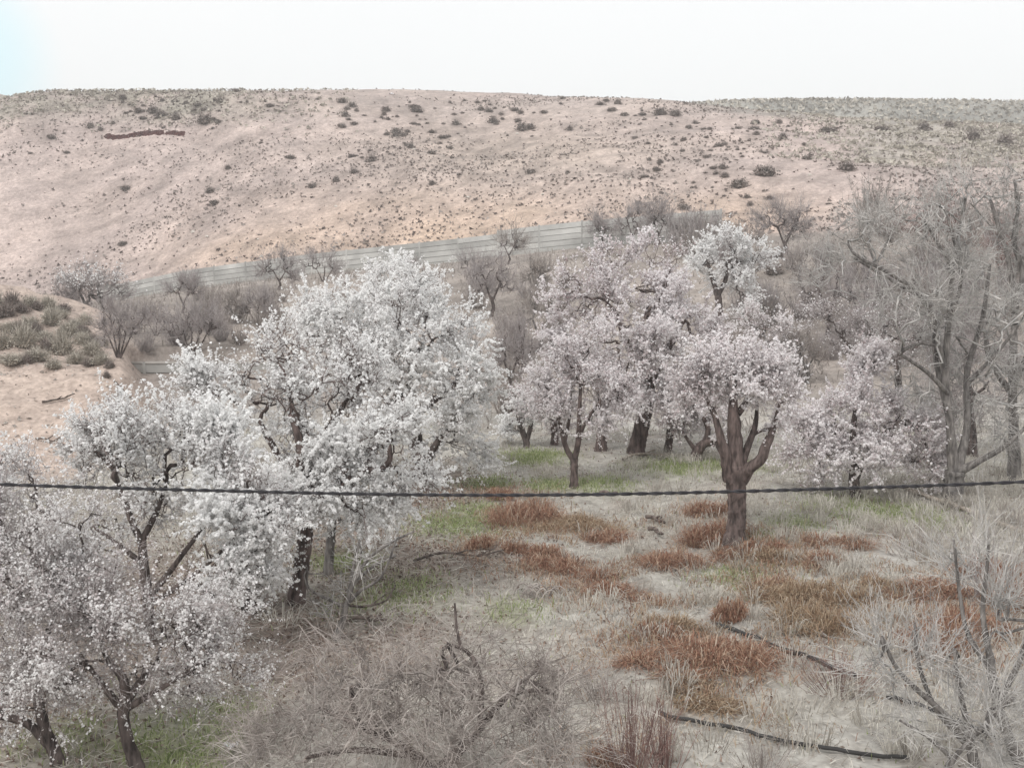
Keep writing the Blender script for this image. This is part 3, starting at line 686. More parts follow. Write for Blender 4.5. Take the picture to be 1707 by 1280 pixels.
# pollarded tree in the clearing
tree('pollarded_almond_tree', 'thick-trunked pollarded almond with cut-back limbs rising from rust weeds', 'tree', (1222, 915),
     [(0, 0, 42), (1226, 885, 38), (1229, 850, 36), (1228, 820, 38), (1227, 795, 42), (1226, 775, 38)],
     [(1300, 690, 24, 24, 0), (1200, 615, 62, 32, 0), (1255, 618, 52, 34, 0), (1160, 640, 48, 34, .2), (1230, 640, 80, 26, -.1, .8), (1288, 655, 40, 34, 0), (1130, 675, 38, 30, .4, .6), (1230, 592, 40, 22, 0)],
     limbs=[[(1226, 800, 36), (1226, 760, 32), (1224, 720, 30), (1223, 695, 25), (1222, 672, 18), (1226, 648, 11), (1222, 625, 6)], [(1216, 800, 28), (1210, 760, 22, -.1), (1200, 725, 16, -.15), (1191, 692, 12, -.1), (1178, 665, 7, 0), (1165, 645, 4)], [(1230, 690, 15), (1237, 680, 13, .05), (1247, 665, 8, .1)],
            [(1234, 802, 30), (1250, 780, 24, -.15), (1268, 766, 22, -.2), (1276, 745, 20, -.2), (1286, 722, 15, -.15), (1294, 695, 9, -.1), (1300, 672, 5, -.1)], [(1233, 785, 18), (1246, 745, 15, .1), (1256, 720, 12, .15), (1261, 695, 9, .2), (1262, 660, 5, .2)], [(1254, 726, 8, .15), (1268, 718, 7, .1), (1300, 709, 5, .1)], [(1214, 770, 14), (1200, 748, 12, .1), (1195, 735, 10, .15)]],
     ntips=300, shoots=6, flowers=12500, fs=(0.017, 0.03), mats=(M_BARKR, M_TWIGM, M_PINK), rt=0.0042, tsides=16, wf=.84, fbias=lambda p: ss((p[:, 2] - 1.95) / .35) + .08)
# cone-shaped tree on the right
tree('almond_tree', 'cone-shaped pale pink almond standing in tall grass by the walnut trunk', 'tree', (1425, 828),
     [(0, 0, 19), (1424, 805, 18), (1423, 780, 15), (1421, 740, 12)],
     [(1443, 580, 16, 26, 0, 3), (1442, 610, 32, 40, 0, 2.2), (1434, 660, 66, 42, 0, 1.3), (1400, 715, 85, 46, 0), (1480, 715, 80, 46, 0), (1540, 745, 48, 44, 0, 2.2), (1340, 725, 42, 50, 0, 2), (1505, 690, 40, 34, 0, 1.4), (1378, 680, 40, 34, 0, 1.2), (1440, 770, 105, 34, -.3, .9), (1510, 780, 60, 28, 0), (1380, 780, 50, 28, .2)],
     limbs=[[(1421, 745, 11), (1424, 700, 9), (1432, 650, 6)], [(1425, 800, 12), (1440, 770, 10, -.1), (1465, 735, 8, -.2), (1490, 710, 5, -.2)], [(1422, 760, 9), (1400, 730, 7, .2), (1375, 705, 5, .3)]],
     ntips=520, shoots=6, flowers=30000, fs=(0.019, 0.034), mats=(M_BARK, M_TWIGM, M_PINK), rt=0.004, up=.6)
# blossom trees farther back
tree('almond_tree', 'almond with dark forked trunk bare at its heart, high behind the big pink crown', 'tree', (1200, 560),
     [(0, 0, 13), (1199, 520, 12), (1197, 492, 11)], [(1215, 410, 48, 28, 0), (1170, 430, 36, 34, 0), (1250, 450, 36, 40, 0), (1210, 440, 60, 40, .5), (1230, 490, 50, 34, -.4, .7)],
     limbs=[[(1197, 495, 10), (1188, 465, 8), (1180, 440, 6)], [(1198, 490, 9), (1210, 465, 7), (1212, 440, 5)]], ntips=220, shoots=5, sl=(.25, .6), flowers=9500, fs=(0.03, 0.05), mats=(M_BARK, M_TWIGM, M_WHITE), rt=0.007, twr=0.006)
tree('almond_tree', 'thin grey almond, few flowers, between the pollarded trunk and the walnut', 'tree', (1275, 640),
     [(0, 0, 9), (1277, 600, 8), (1280, 570, 7)], [(1275, 540, 50, 45, 0), (1300, 590, 40, 36, 0), (1250, 560, 30, 30, 0), (1310, 640, 50, 30)], ntips=170, shoots=6, sl=(.2, .5), flowers=4200, fs=(0.022, 0.04), mats=(M_BARKG, M_TWIGB, M_PINK), twr=0.006)
tree('almond_tree', 'grey-twigged almond with a little white blossom on top behind the shrubby bank', 'tree', (150, 575),
     [(0, 0, 10), (148, 530, 9), (146, 510, 8)], [(150, 490, 55, 40, 0), (110, 500, 34, 40, 0), (195, 500, 30, 40, 0), (140, 460, 46, 22, 0)], ntips=260, shoots=6, sl=(.25, .7), sub=2, flowers=650, fs=(0.03, 0.05), mats=(M_BARKG, M_TWIGM, M_WHITE), twr=0.008, up=.7, rt=0.007, D=48,
     fbias=lambda p: ss((p[:, 2] - 3.5) / .7) * 1.5 + .02)
tree('almond_tree', 'faded mauve almond half hidden behind the tall bare walnut', 'tree', (1500, 700),
     [(0, 0, 14), (1498, 640, 12), (1495, 600, 10)], [(1490, 550, 80, 45, 0), (1430, 560, 50, 40, .4), (1550, 570, 50, 50), (1390, 530, 50, 36)], ntips=260, shoots=6, sl=(.25, .6), sub=1, flowers=1700, fs=(0.018, 0.032), mats=(M_BARK, M_TWIGM, M_PINK), twr=0.006)

# ------------------------------------------------------------------ bare trees
BW = (M_BARKG, M_TWIGG, None); BB = (M_BARKG, M_TWIGB, None); BM = (M_BARK, M_TWIGM, None); BK = (M_BARK, M_TWIGB, None)
tree('walnut_tree', 'tall bare walnut with stout grey trunk and pale spreading limbs', 'tree', (1588, 838),
     [(0, 0, 37), (1590, 808, 33), (1592, 785, 33)],
     [(1440, 380, 70, 60, 0), (1540, 350, 80, 60, .5), (1380, 450, 60, 50, 0), (1600, 400, 70, 70, -.5), (1500, 460, 80, 70, -.5), (1640, 540, 70, 90, .3), (1540, 570, 70, 70, .8), (1580, 640, 70, 80, .5), (1650, 700, 70, 60, 0), (1600, 310, 50, 40), (1620, 470, 60, 60, -.8), (1545, 500, 60, 60, -.8)],
     limbs=[[(1590, 788, 21), (1584, 710, 14), (1576, 620, 12), (1582, 530, 10), (1588, 450, 8), (1600, 385, 6), (1610, 330, 4)], [(1595, 788, 19), (1612, 710, 12, .2), (1612, 620, 10, .3), (1638, 530, 8, .4), (1650, 440, 5, .5)], [(1597, 786, 19), (1625, 772, 12, -.2), (1680, 740, 8, -.4), (1730, 690, 6, -.5)],
            [(1577, 630, 10), (1546, 505, 8, -.2), (1490, 460, 7, -.4), (1430, 428, 5, -.5), (1412, 405, 4, -.5)], [(1583, 700, 11, .1), (1560, 600, 9, .3), (1553, 512, 8, .4), (1490, 470, 6, .6), (1420, 428, 4, .7)], [(1588, 450, 6), (1560, 400, 5, .1), (1538, 362, 4, .2)], [(1582, 535, 7), (1602, 470, 6, -.4), (1590, 400, 5, -.5), (1575, 345, 3, -.6)], [(1612, 640, 8, .3), (1660, 590, 6, .2), (1700, 540, 4, .1)], [(1584, 660, 9, 0), (1545, 620, 7, -.4), (1500, 590, 5, -.6)]],
     ntips=480, shoots=4, sl=(.25, .7), sub=3, subl=(.12, .36), mats=BW, rt=0.0072, pw=.40, twr=0.0050, up=.25, rnd=.6, wob=1.5, bmat=M_TWIGG)
tree('walnut_tree', 'second bare grey walnut with looping branches beside the stout-trunked one', 'tree', (1690, 800),
     [(0, 0, 24), (1690, 720, 17), (1688, 640, 14), (1690, 560, 12)],
     [(1680, 380, 60, 80, 0), (1720, 480, 70, 80, 0), (1640, 470, 50, 60, -.4), (1700, 620, 80, 90, -.6), (1690, 300, 40, 50), (1780, 420, 70, 120)],
     limbs=[[(1690, 565, 11), (1690, 500, 9), (1680, 430, 8), (1665, 380, 7), (1650, 330, 5)], [(1690, 520, 12), (1705, 460, 9), (1690, 400, 8), (1698, 340, 6), (1690, 300, 4)], [(1689, 640, 14), (1720, 580, 10), (1760, 500, 7)], [(1689, 660, 12), (1650, 600, 8, -.4), (1640, 540, 5, -.6)]],
     ntips=320, shoots=4, sl=(.25, .7), sub=3, subl=(.12, .36), mats=BW, rt=0.0072, pw=.40, twr=0.0050, up=.2, rnd=.65, wob=1.6, bmat=M_TWIGG)
tree('bare_tree', 'bare mauve-grey thicket tree filling the gap behind the walnut and the cone-shaped almond', 'tree', (1620, 760),
     [(0, 0, 18), (1618, 700, 15), (1612, 640, 12)], [(1600, 600, 80, 90, 0), (1660, 650, 70, 90, .3), (1560, 680, 60, 60, 0), (1690, 560, 60, 60)], ntips=260, shoots=5, sl=(.25, .6), sub=2, mats=(M_BARK, M_TWIGM, None), rt=.008, pw=.4, twr=0.006, bmat=M_TWIGM)
# foreground spreading bare tree
tree('bare_tree', 'wide low bare fruit tree with black crooked limbs and drooping grey shoots', 'tree', (735, 1345),
     [(0, 0, 32), (728, 1310, 28), (722, 1285, 26)],
     [(540, 1180, 110, 80, 0), (650, 1150, 110, 80, .2), (760, 1120, 110, 75, .3), (860, 1150, 90, 80, 0), (930, 1170, 75, 80, -.1), (700, 1220, 150, 60, -.3), (850, 1240, 100, 60, -.4), (480, 1230, 90, 60, -.2), (760, 1060, 40, 40, .4, .5), (600, 1090, 70, 45, .4, .5)],
     limbs=[[(722, 1290, 20), (690, 1255, 17), (655, 1235, 13, -.1), (600, 1210, 9, -.1), (530, 1178, 6, 0)], [(605, 1212, 9, -.1), (590, 1180, 8, 0), (583, 1145, 6, .1)], [(724, 1290, 21), (765, 1250, 19, .05), (790, 1225, 15, .1), (840, 1165, 10, .1), (872, 1135, 7, .1), (905, 1108, 5, .15)], [(800, 1215, 10, .1), (803, 1150, 9, .25), (795, 1110, 9, .3), (778, 1085, 7, .35), (745, 1072, 5, .4)], [(770, 1083, 6, .36), (762, 1050, 5, .4), (758, 1005, 4, .4)], [(845, 1160, 9, .1), (890, 1150, 7, 0), (930, 1160, 5, 0)], [(690, 1258, 14), (590, 1250, 9, -.3), (510, 1262, 6, -.4)]],
     ntips=380, shoots=5, sl=(.2, .75), sub=2, subl=(.10, .36), droop=.3, up=.45, rnd=.75, mats=(M_BARK, M_TWIGB, None), rt=0.0042, pw=.40, twr=0.0034, wob=1.4, bmat=M_TWIGB)
tree('bare_sapling', 'pale green-grey bare sapling sweeping towards the grass from leaf litter', 'tree', (562, 1070),
     [(0, 0, 12), (570, 1040, 11), (578, 1005, 10)], [(640, 920, 40, 30, 0), (600, 930, 40, 40, .1), (670, 895, 36, 24, .1), (590, 970, 40, 40, -.1), (545, 1010, 30, 30)],
     limbs=[[(578, 1008, 8), (590, 970, 7), (615, 930, 6), (650, 905, 5), (690, 885, 3)], [(577, 1010, 7), (600, 985, 6, -.1), (632, 965, 5, -.15), (650, 930, 4, -.2), (660, 900, 3, -.2)], [(580, 1000, 7), (588, 950, 6, .1), (600, 900, 4, .15)], [(576, 1012, 6), (550, 1000, 5), (515, 980, 4), (512, 945, 3)], [(590, 972, 6), (620, 945, 5, .2), (660, 925, 4, .2)]],
     ntips=60, shoots=2, sl=(.15, .45), mats=(M_BARKG, M_TWIGG, None), rt=0.005, pw=.36, twr=0.0045, bmat=M_TWIGG)
# pale saplings bottom right
for k, (b, tr_, lo, lm, lab) in enumerate([
    ((1650, 1330), [(0, 0, 24), (1628, 1280, 20), (1615, 1230, 18)], [(1480, 1060, 70, 60, 0), (1560, 1080, 70, 60, .2), (1460, 1130, 60, 50, -.2), (1600, 1130, 70, 60, 0)],
     [[(1616, 1235, 14), (1575, 1190, 11), (1500, 1120, 8), (1470, 1060, 5)], [(1620, 1250, 12), (1560, 1180, 9, .2), (1530, 1100, 7, .3), (1525, 1040, 4, .4)], [(1616, 1230, 12), (1600, 1150, 9, .1), (1590, 1080, 6, .1)]], 'pale bare sapling with limbs sweeping low over the black pipe'),
    ((1720, 1320), [(0, 0, 24), (1690, 1250, 20), (1660, 1160, 17), (1650, 1090, 14)], [(1640, 960, 60, 70, 0), (1600, 960, 50, 60, .2), (1680, 1000, 60, 70, 0), (1700, 1130, 50, 70, -.2)],
     [[(1650, 1095, 12), (1638, 1020, 9), (1645, 950, 6), (1650, 890, 4)], [(1655, 1120, 12), (1615, 1060, 9, .1), (1600, 990, 6, .2), (1590, 900, 4, .2)], [(1665, 1170, 12), (1700, 1100, 9, -.1), (1720, 1040, 6, -.2)]], 'taller pale bare sapling with upright rods beside the reddish brambles'),
    ((1560, 1340), [(0, 0, 16), (1570, 1300, 14), (1590, 1260, 12)], [(1620, 1180, 70, 50, 0), (1680, 1210, 60, 50, -.2), (1540, 1220, 60, 40, -.1), (1650, 1260, 70, 30)],
     [[(1590, 1262, 9), (1640, 1210, 7), (1690, 1160, 5)], [(1588, 1265, 9), (1550, 1230, 7), (1500, 1200, 4)]], 'lowest pale bare sapling leaning across the others')]):
    tree('bare_sapling', lab, 'tree', b, tr_, lo, limbs=lm, ntips=62, shoots=4, sl=(.2, .8), sub=3, up=.6, rnd=.4, mats=(M_BARKG, M_TWIGG, None), rt=0.0046, pw=.40, twr=0.0040, bmat=M_TWIGG)
# bare trees on the slope
def small_bare(b, h, wd, lab, mats=BM, n=90, stems=1, up=.7):
    P = hit(*b); s = P[1] / F
    lob = [(b[0] + U(-.1, .1) * wd, b[1] - h * 0.62, wd * 0.4, h * 0.36, 0), (b[0] - wd * .28, b[1] - h * U(.42, .6), wd * .24, h * .28, .3), (b[0] + wd * .28, b[1] - h * U(.42, .6), wd * .24, h * .28, -.3), (b[0] + U(-.2, .2) * wd, b[1] - h * .85, wd * .2, h * .16)]
    tw_ = max(2.2, h * 0.046)
    if stems == 1:
        tr_ = [(0, 0, tw_ * 1.4), (b[0] + wd * .03, b[1] - h * .15, tw_ * 1.2), (b[0] - wd * .02, b[1] - h * .3, tw_)]; lm = [[(b[0] - wd * .02, b[1] - h * .27, tw_ * .8), (b[0] - wd * .12, b[1] - h * .5, tw_ * .5)], [(b[0], b[1] - h * .22, tw_ * .8), (b[0] + wd * .14, b[1] - h * .48, tw_ * .5)]]
    else:
        tr_ = [(0, 0, tw_), (b[0], b[1] - h * .15, tw_ * .8), (b[0] + 2, b[1] - h * .4, tw_ * .5)]
        lm = [[(b[0] + q * 2, b[1], tw_ * .8), (b[0] + q * wd * .10, b[1] - h * .2, tw_ * .6), (b[0] + q * wd * .2, b[1] - h * .45, tw_ * .4)] for q in np.linspace(-1, 1, stems - 1) + 0.07]
    tree('bare_tree', lab, 'tree', b, tr_, lob, limbs=lm, ntips=n, shoots=5, sl=(10 * s, 30 * s), sub=2, subl=(5 * s, 15 * s), up=up + .25, mats=mats, rt=0.34 * s, twr=0.26 * s, tsides=7, shell=.7)
small_bare((848, 441), 62, 60, 'small bare tree with crooked black trunk in front of the panel wall', BK, 50)
small_bare((820, 528), 110, 90, 'bare grey tree behind the white crown, tall straight stem on the slope', BM, 110)
small_bare((893, 490), 70, 60, 'bare tree with pale forked head halfway up the slope', BB, 60)
small_bare((900, 590), 120, 110, 'bare olive-grey tree with curving dark limbs beside the pink crown', BB, 110)
small_bare((1003, 412), 62, 50, 'thin single-stemmed bare tree before the panel wall, beside the split-stem one', BM, 50)
small_bare((1055, 410), 66, 60, 'bare tree with dark split stem against the panel wall', BM, 60)
small_bare((1098, 408), 72, 60, 'bushy bare grey tree at the high end of the panel wall', BM, 90)
small_bare((1308, 432), 100, 90, 'feathery bare grey tree standing alone above the end of the panel wall', BM, 150)
small_bare((465, 484), 66, 80, 'bare tree with mauve twig head leaning against the panel wall', BM, 80)
small_bare((305, 522), 66, 60, 'slim bare forked tree on the terrace below the panel wall', BM, 60)
small_bare((388, 540), 62, 60, 'bare olive-grey tree on the terrace beside white blossom', BB, 60)
small_bare((198, 598), 100, 110, 'many-stemmed bare shrub tree just above the retaining wall', BM, 170, 6)
small_bare((318, 600), 100, 130, 'dense mauve bare shrub tree above the retaining wall by white blossom', BM, 170, 6)
small_bare((430, 545), 60, 80, 'faint mauve bare shrub behind the white crowns on the terrace', BM, 80, 4)
small_bare((1380, 560), 150, 120, 'bare mauve tree between the walnut limbs and the grey almond', BM, 150)
small_bare((1460, 470), 130, 120, 'feathery bare tree on the slope behind the walnut limbs', BB, 110)
small_bare((1560, 430), 110, 120, 'reddish bare bush tree on the slope seen through the walnut', (M_BARKR, M_TWIGR, None), 110, 4)
small_bare((1345, 640), 100, 90, 'small bare grey tree behind the cone-shaped almond', BB, 80)
small_bare((850, 660), 120, 80, 'bare grey tree in the gap between the white and pink crowns', BM, 90)
small_bare((1240, 420), 46, 60, 'dark twiggy bush at the last wall panel', BK, 60, 4)

for b_, h_, w_, lab_, m_, n_, st_ in [
    ((1420, 640), 130, 130, 'bare brown-grey tree tangled behind the cone-shaped almond top', BM, 120, 1), ((1350, 500), 90, 100, 'bare bushy tree below the feathery one at the wall end', BB, 80, 4), ((1440, 540), 110, 110, 'bare mauve bush tree under the lowest walnut limb', BM, 100, 4),
    ((1540, 560), 120, 120, 'bare grey bush tree just behind the walnut stems', BB, 100, 4), ((1680, 480), 130, 130, 'bare reddish bush tree on the slope behind the looping walnut', (M_BARKR, M_TWIGR, None), 100, 4), ((260, 560), 50, 70, 'low mauve bare bush in the middle of the terrace', BM, 60, 4),
    ((350, 560), 50, 70, 'low grey bare bush near the slim forked tree on the terrace', BB, 60, 4), ((870, 620), 90, 80, 'grey bare bush in the shade between white and pink crowns', BM, 80, 4), ((790, 470), 50, 60, 'bare mauve bush against the wall beside the white crown', BM, 50, 4), ((540, 470), 50, 70, 'bare mauve bush leaning on the wall above the white row', BM, 50, 4)]:
    small_bare(b_, h_, w_, lab_, m_, n_, st_)

# ------------------------------------------------------------------ shrubs
def bush_mesh(name, mat, n=420, flat=0.9, seed=0, piece=(.04, .10), nb=300):
    """unit dry shrub, radius 1: domed, lumpy mass of stiff twigs and small leaf scraps"""
    d = nrm(rng.normal(size=(n, 3))); d[:, 2] = np.abs(d[:, 2])
    lump = 0.72 + 0.75 * vnoise(d[:, 0] * 2.2 + seed * 7 + 10, d[:, 1] * 2.2 + d[:, 2] * 2 + 20)
    C = d * (U(0.3, 1.0, n) * lump)[:, None] * np.array((1, 1, flat)) + np.array((0, 0, 0.02))
    g1 = cups(C, d + 0.8 * rng.normal(size=(n, 3)), U(*piece, n), 3, U(0, 1, n))
    b_ = np.stack([U(-.3, .3, nb), U(-.3, .3, nb), np.full(nb, -0.06)], 1)
    dd = nrm(rng.normal(size=(nb, 3))); dd[:, 2] = np.abs(dd[:, 2])
    g2 = blades(b_, flat * U(.6, 1.25, nb) * (0.3 + .8 * dd[:, 2]), U(.02, .05, nb), dd[:, :2] * U(.5, 1.1, nb)[:, None], tint=U(.1, 1, nb))
    g = merge([g1, g2])
    return mesh_np(name, g[0], g[1], (mat,), False, g[2])
BUSH = [bush_mesh('dry_bush', M_SAGE, 260, fl, q, (.06, .15), 170) for q, fl in enumerate((.9, .75, 1.05, .65))]
BUSHG = [bush_mesh('dry_bush', M_SAGEG, 900, fl, q + 9, (.03, .075), 520) for q, fl in enumerate((.95, .8, 1.1))]
BUSHD = [bush_mesh('dry_bush', M_SAGE, 900, fl, q + 19, (.03, .075), 520) for q, fl in enumerate((.9, 1.1))]
def put_bush(px, py, wpx, label, group, meshes, squash=1.0, name='dry_bush'):
    P = hit(px, py + wpx * 0.16); r = wpx / 2 * P[1] / F * 1.1
    o = link(name, meshes[int(U(0, len(meshes)))], loc=tuple(P - np.array((0, 0, 0.03))))
    o.rotation_euler = (0, 0, U(0, 6.28)); o.scale = (r, r * U(.8, 1.1), r * U(.75, 1.15) * squash)
    return tag(o, label, 'bush', group)
def hill_label(px, py):
    top_ = np.interp(px, [0, 300, 850, 1160, 1707], [158, 148, 157, 178, 212])
    if py < top_ + 22: return 'small dry shrub growing along the ridge line of the hill', 'dry shrubs along the ridge line'
    if px > 1300: return 'grey dry shrub on the slope between the plateau and the walnut top', 'dry shrubs below the grey plateau'
    if px < 340 and py < 260: return 'small grey shrub around the dark red soil cut', 'dry shrubs around the red soil cut'
    if py > 300 and px > 420: return 'tiny shrub on the orange soil just above the panel wall', 'dry shrubs on the orange soil'
    return 'small dark dry shrub dotting the bare pink hillside', 'dry shrubs dotting the pink hillside'
for px, py, wp, lab in [(1275, 284, 56, 'widest dark shrub on the hill, lying long and low above a twin'), (1232, 304, 46, 'dark drooping shrub just below the widest one on the hill'), (695, 182, 30, 'squarish dark shrub alone under the ridge line'),
                        (205, 404, 26, 'round dark shrub alone on the bare lower slope above the terrace'), (342, 198, 46, 'broad grey shrub above the end of the red soil cut'), (392, 150, 20, 'shrub standing up on the very ridge line'),
                        (1383, 338, 18, 'ragged dark shrub on bare soil above the feathery bare tree'), (1412, 276, 44, 'long dark shrub low on the hill beside the walnut top'), (1383, 214, 44, 'large tufted shrub under the grey plateau, first of its cluster'), (1470, 212, 36, 'large dark tufted shrub under the grey plateau beside its cluster')]:
    put_bush(px, py, wp, lab, None, BUSH, .8)
spots = [(660, 219, 20), (870, 212, 24), (822, 200, 22), (815, 184, 18), (210, 312, 22), (350, 318, 18), (358, 337, 20), (485, 261, 18), (1540, 212, 28), (1582, 207, 22), (1622, 228, 30), (1675, 236, 34), (1345, 262, 20), (1305, 228, 20),
         (1255, 213, 14), (1100, 186, 28), (1125, 189, 22), (1030, 171, 16), (1000, 172, 16), (938, 163, 12), (1010, 166, 14), (760, 205, 16), (885, 285, 20), (720, 306, 14), (765, 290, 12), (1075, 292, 18), (1100, 270, 14), (255, 183, 24), (268, 190, 20), (590, 285, 16), (620, 265, 18), (1140, 345, 22), (1250, 340, 14),
         (450, 175, 16), (570, 168, 18), (590, 205, 14), (640, 190, 12), (560, 300, 16), (520, 310, 16), (380, 280, 14), (690, 205, 14), (720, 218, 16), (950, 215, 14), (1040, 190, 16)]
for px, py, wp in spots: put_bush(px, py, wp * 1.25, *hill_label(px, py), BUSH)
cnt = 0; guard = 0
while cnt < 236 and guard < 9000:
    guard += 1
    px = U(5, 1500); py = U(160, 400)
    top = np.interp(px, [0, 300, 850, 1160, 1707], [168, 156, 164, 184, 222])
    if py < top + 3 or py > np.interp(px, [0, 200, 620, 1000, 1200, 1700], [455, 440, 392, 345, 330, 330]): continue
    dens = np.clip(0.22 + 2.2 * float(fbm(np.array(px / 120.0), np.array(py / 60.0 + 4), 3)), 0.02, 1) * np.clip(1.2 - (py - top) / 190, 0.1, 1)
    if px < 320 and py > 230: dens *= 0.35
    if U(0, 1) > dens: continue
    put_bush(px, py, U(5, 10) + 16 * U(0, 1) ** 2.6, *hill_label(px, py), BUSH); cnt += 1
# shrubs on top of the left bank
LB = 'grey-green tufted shrub crowding the top of the sandy bank'; GB = 'tufted shrubs on top of the sandy bank'
BANK = [(12, 520, 40, 0), (35, 514, 36, 0), (62, 512, 30, 0), (18, 545, 48, 1), (50, 538, 52, 1), (85, 532, 50, 1), (5, 570, 58, 1), (40, 566, 60, 1), (75, 560, 56, 1), (112, 550, 50, 1), (104, 580, 62, 1), (60, 590, 58, 1), (20, 596, 58, 1), (138, 566, 48, 1),
        (154, 580, 52, 1), (128, 598, 50, 1), (168, 598, 44, 1), (158, 566, 34, 0), (-20, 545, 60, 1), (-25, 590, 60, 1), (90, 606, 36, 1), (184, 608, 26, 0), (100, 522, 40, 1), (125, 537, 40, 1), (20, 503, 40, 0), (50, 504, 44, 1), (80, 508, 44, 1), (-10, 500, 44, 1), (105, 512, 36, 0), (142, 534, 36, 1), (170, 570, 36, 1), (30, 548, 44, 0), (60, 552, 36, 0), (140, 548, 36, 0), (-5, 520, 50, 0), (45, 600, 30, 0), (148, 604, 30, 0), (80, 576, 40, 0)]
for px, py, wp, k in BANK:
    lab, grp = ((LB, GB) if k else ('dark brown scrubby shrub among the grey-green tufts on the sandy bank', 'dark shrubs among the bank tufts'))
    put_bush(px, py, wp, lab, grp, BUSHG if k else BUSHD, 1.0)
put_bush(178, 625, 22, 'dark shrub hanging over the corner of the sandy bank', None, BUSHD, 1.1)
for px, py, wp in [(1292, 450, 44), (1300, 425, 36)]:
    o = put_bush(px, py, wp, 'dark reddish shrub below the feathery bare tree at the wall end', 'reddish shrubs at the wall end', BUSHD, 1.2)

def thicket_mesh(mat, seed):
    n = 70; a = U(0, 6.28, n); r = np.sqrt(U(0, 1, n)); b_ = np.stack([np.cos(a) * r * .35, np.sin(a) * r * .35, np.full(n, -.05)], 1)
    d_ = np.stack([np.cos(a) * r * U(.3, .9, n), np.sin(a) * r * U(.3, .9, n), U(.6, 1.5, n)], 1); m_ = b_ + d_ * .5 + rng.normal(size=(n, 3)) * .06
    g = [cones(b_, m_, b_ + d_, U(.012, .026, n))]; ix = np.repeat(np.arange(n), 8); t_ = U(.2, 1, len(ix))[:, None]; p_ = b_[ix] + d_[ix] * t_
    e_ = p_ + nrm(nrm(d_[ix]) + .55 * rng.normal(size=(len(ix), 3))) * U(.12, .45, len(ix))[:, None]; g.append(cones(p_, None, e_, U(.006, .013, len(ix))))
    v, f = merge(g); return mesh_np('twiggy_shrub', v, f, (mat,), False)
THK = [thicket_mesh(m_, q) for q, m_ in enumerate((M_TWIGM, M_TWIGB, M_TWIGB, M_TWIGM))]
for (x0, x1, y0, y1, cnt_, wd_, lab_, grp_) in [(1135, 1235, 408, 432, 9, (50, 75), 'grey twiggy shrub hiding the upper end of the panel wall', 'twiggy shrubs at the wall end'), (330, 720, 425, 520, 6, (26, 42), 'grey twiggy shrub rooted along the foot of the panel wall', 'twiggy shrubs along the panel wall'), (215, 480, 500, 590, 14, (30, 54), 'mauve-grey twiggy shrub crowding the terrace below the panel wall', 'twiggy shrubs on the terrace'), (790, 960, 450, 690, 20, (34, 64), 'mauve-grey twiggy shrub in the gap between white and pink crowns', 'twiggy shrubs between the crowns'),
        (1190, 1420, 440, 660, 30, (34, 66), 'mauve-grey twiggy shrub on the slope above the pollarded almond', 'twiggy shrubs above the pollarded almond'), (1400, 1720, 380, 640, 42, (40, 80), 'mauve-grey twiggy shrub on the slope seen through the walnut branches', 'twiggy shrubs behind the walnuts')]:
    for q in range(cnt_):
        P = hit(U(x0, x1), U(y0, y1)); P = on_ground(P[0], wall_y(P[0]) - 1.2) if P[1] > wall_y(P[0]) - 1 and P[0] < 13 else P; wd = U(*wd_) * P[1] / F; o = link('twiggy_shrub', THK[int(U(0, 4))], loc=tuple(P)); o.rotation_euler = (0, 0, U(0, 6.28)); o.scale = (wd * .62, wd * .62, wd * U(.5, .85)); tag(o, lab_, 'shrub', grp_)

# ------------------------------------------------------------------ dead weed clumps in the clearing
def weed_clump(px, py, wpx, hpx, label, mat, n=1100, name='dry_weed_clump'):
    P = hit(px, py); s = P[1] / F; rx_ = wpx / 2 * s; H = hpx * s
    nh = 3 + int(wpx / 22); ca = U(0, 6.28, nh); cr_ = np.sqrt(U(0, 1, nh)) * .75; hs = U(.45, .8, nh); hv = U(.6, 1.15, nh); hv[0] = 1.1
    o_ = rng.integers(0, nh, n); a = U(0, 2 * math.pi, n); r = U(0, 1, n) ** .6
    ox = np.cos(ca)[o_] * cr_[o_] + np.cos(a) * r * hs[o_] * .62; oy = np.sin(ca)[o_] * cr_[o_] * .6 + np.sin(a) * r * hs[o_] * .5
    bx = P[0] + ox * rx_ * 1.1; by = P[1] + oy * rx_
    b = np.stack([bx, by, ground_z(bx, by) - 0.02], 1)
    hh = H * U(.3, 1.2, n) * np.clip(1.1 - 0.5 * r, 0.25, 1) * hv[o_]
    lean = np.stack([np.cos(a), np.sin(a)], 1) * (rx_ * .3 * r)[:, None] + rng.normal(size=(n, 2)) * min(.16, rx_ * .3)
    g1 = blades(b, hh, U(.007, .015, n), lean * 1.35, U(0, .85, n), np.clip(U(0, 1, n) * .8 + .35 * (hh / H) * U(0, 1, n), 0, 1))
    k = n // 3; a2 = a[:k]; r2 = r[:k]
    C = np.stack([bx[:k], by[:k], 0 * a2], 1); C[:, 2] = ground_z(C[:, 0], C[:, 1]) + H * U(0.0, .7, k) * np.clip(1.1 - .6 * r2, .2, 1) * hv[o_[:k]]
    g2 = cups(C, rng.normal(size=(k, 3)), U(.010, .030, k), 3, U(0, .9, k))
    root = thing(name, P, label, 'weed')
    part('stalk', g1, mat, root)['kind'] = 'stuff'; part('dry_leaf', g2, mat, root)['kind'] = 'stuff'
    return root
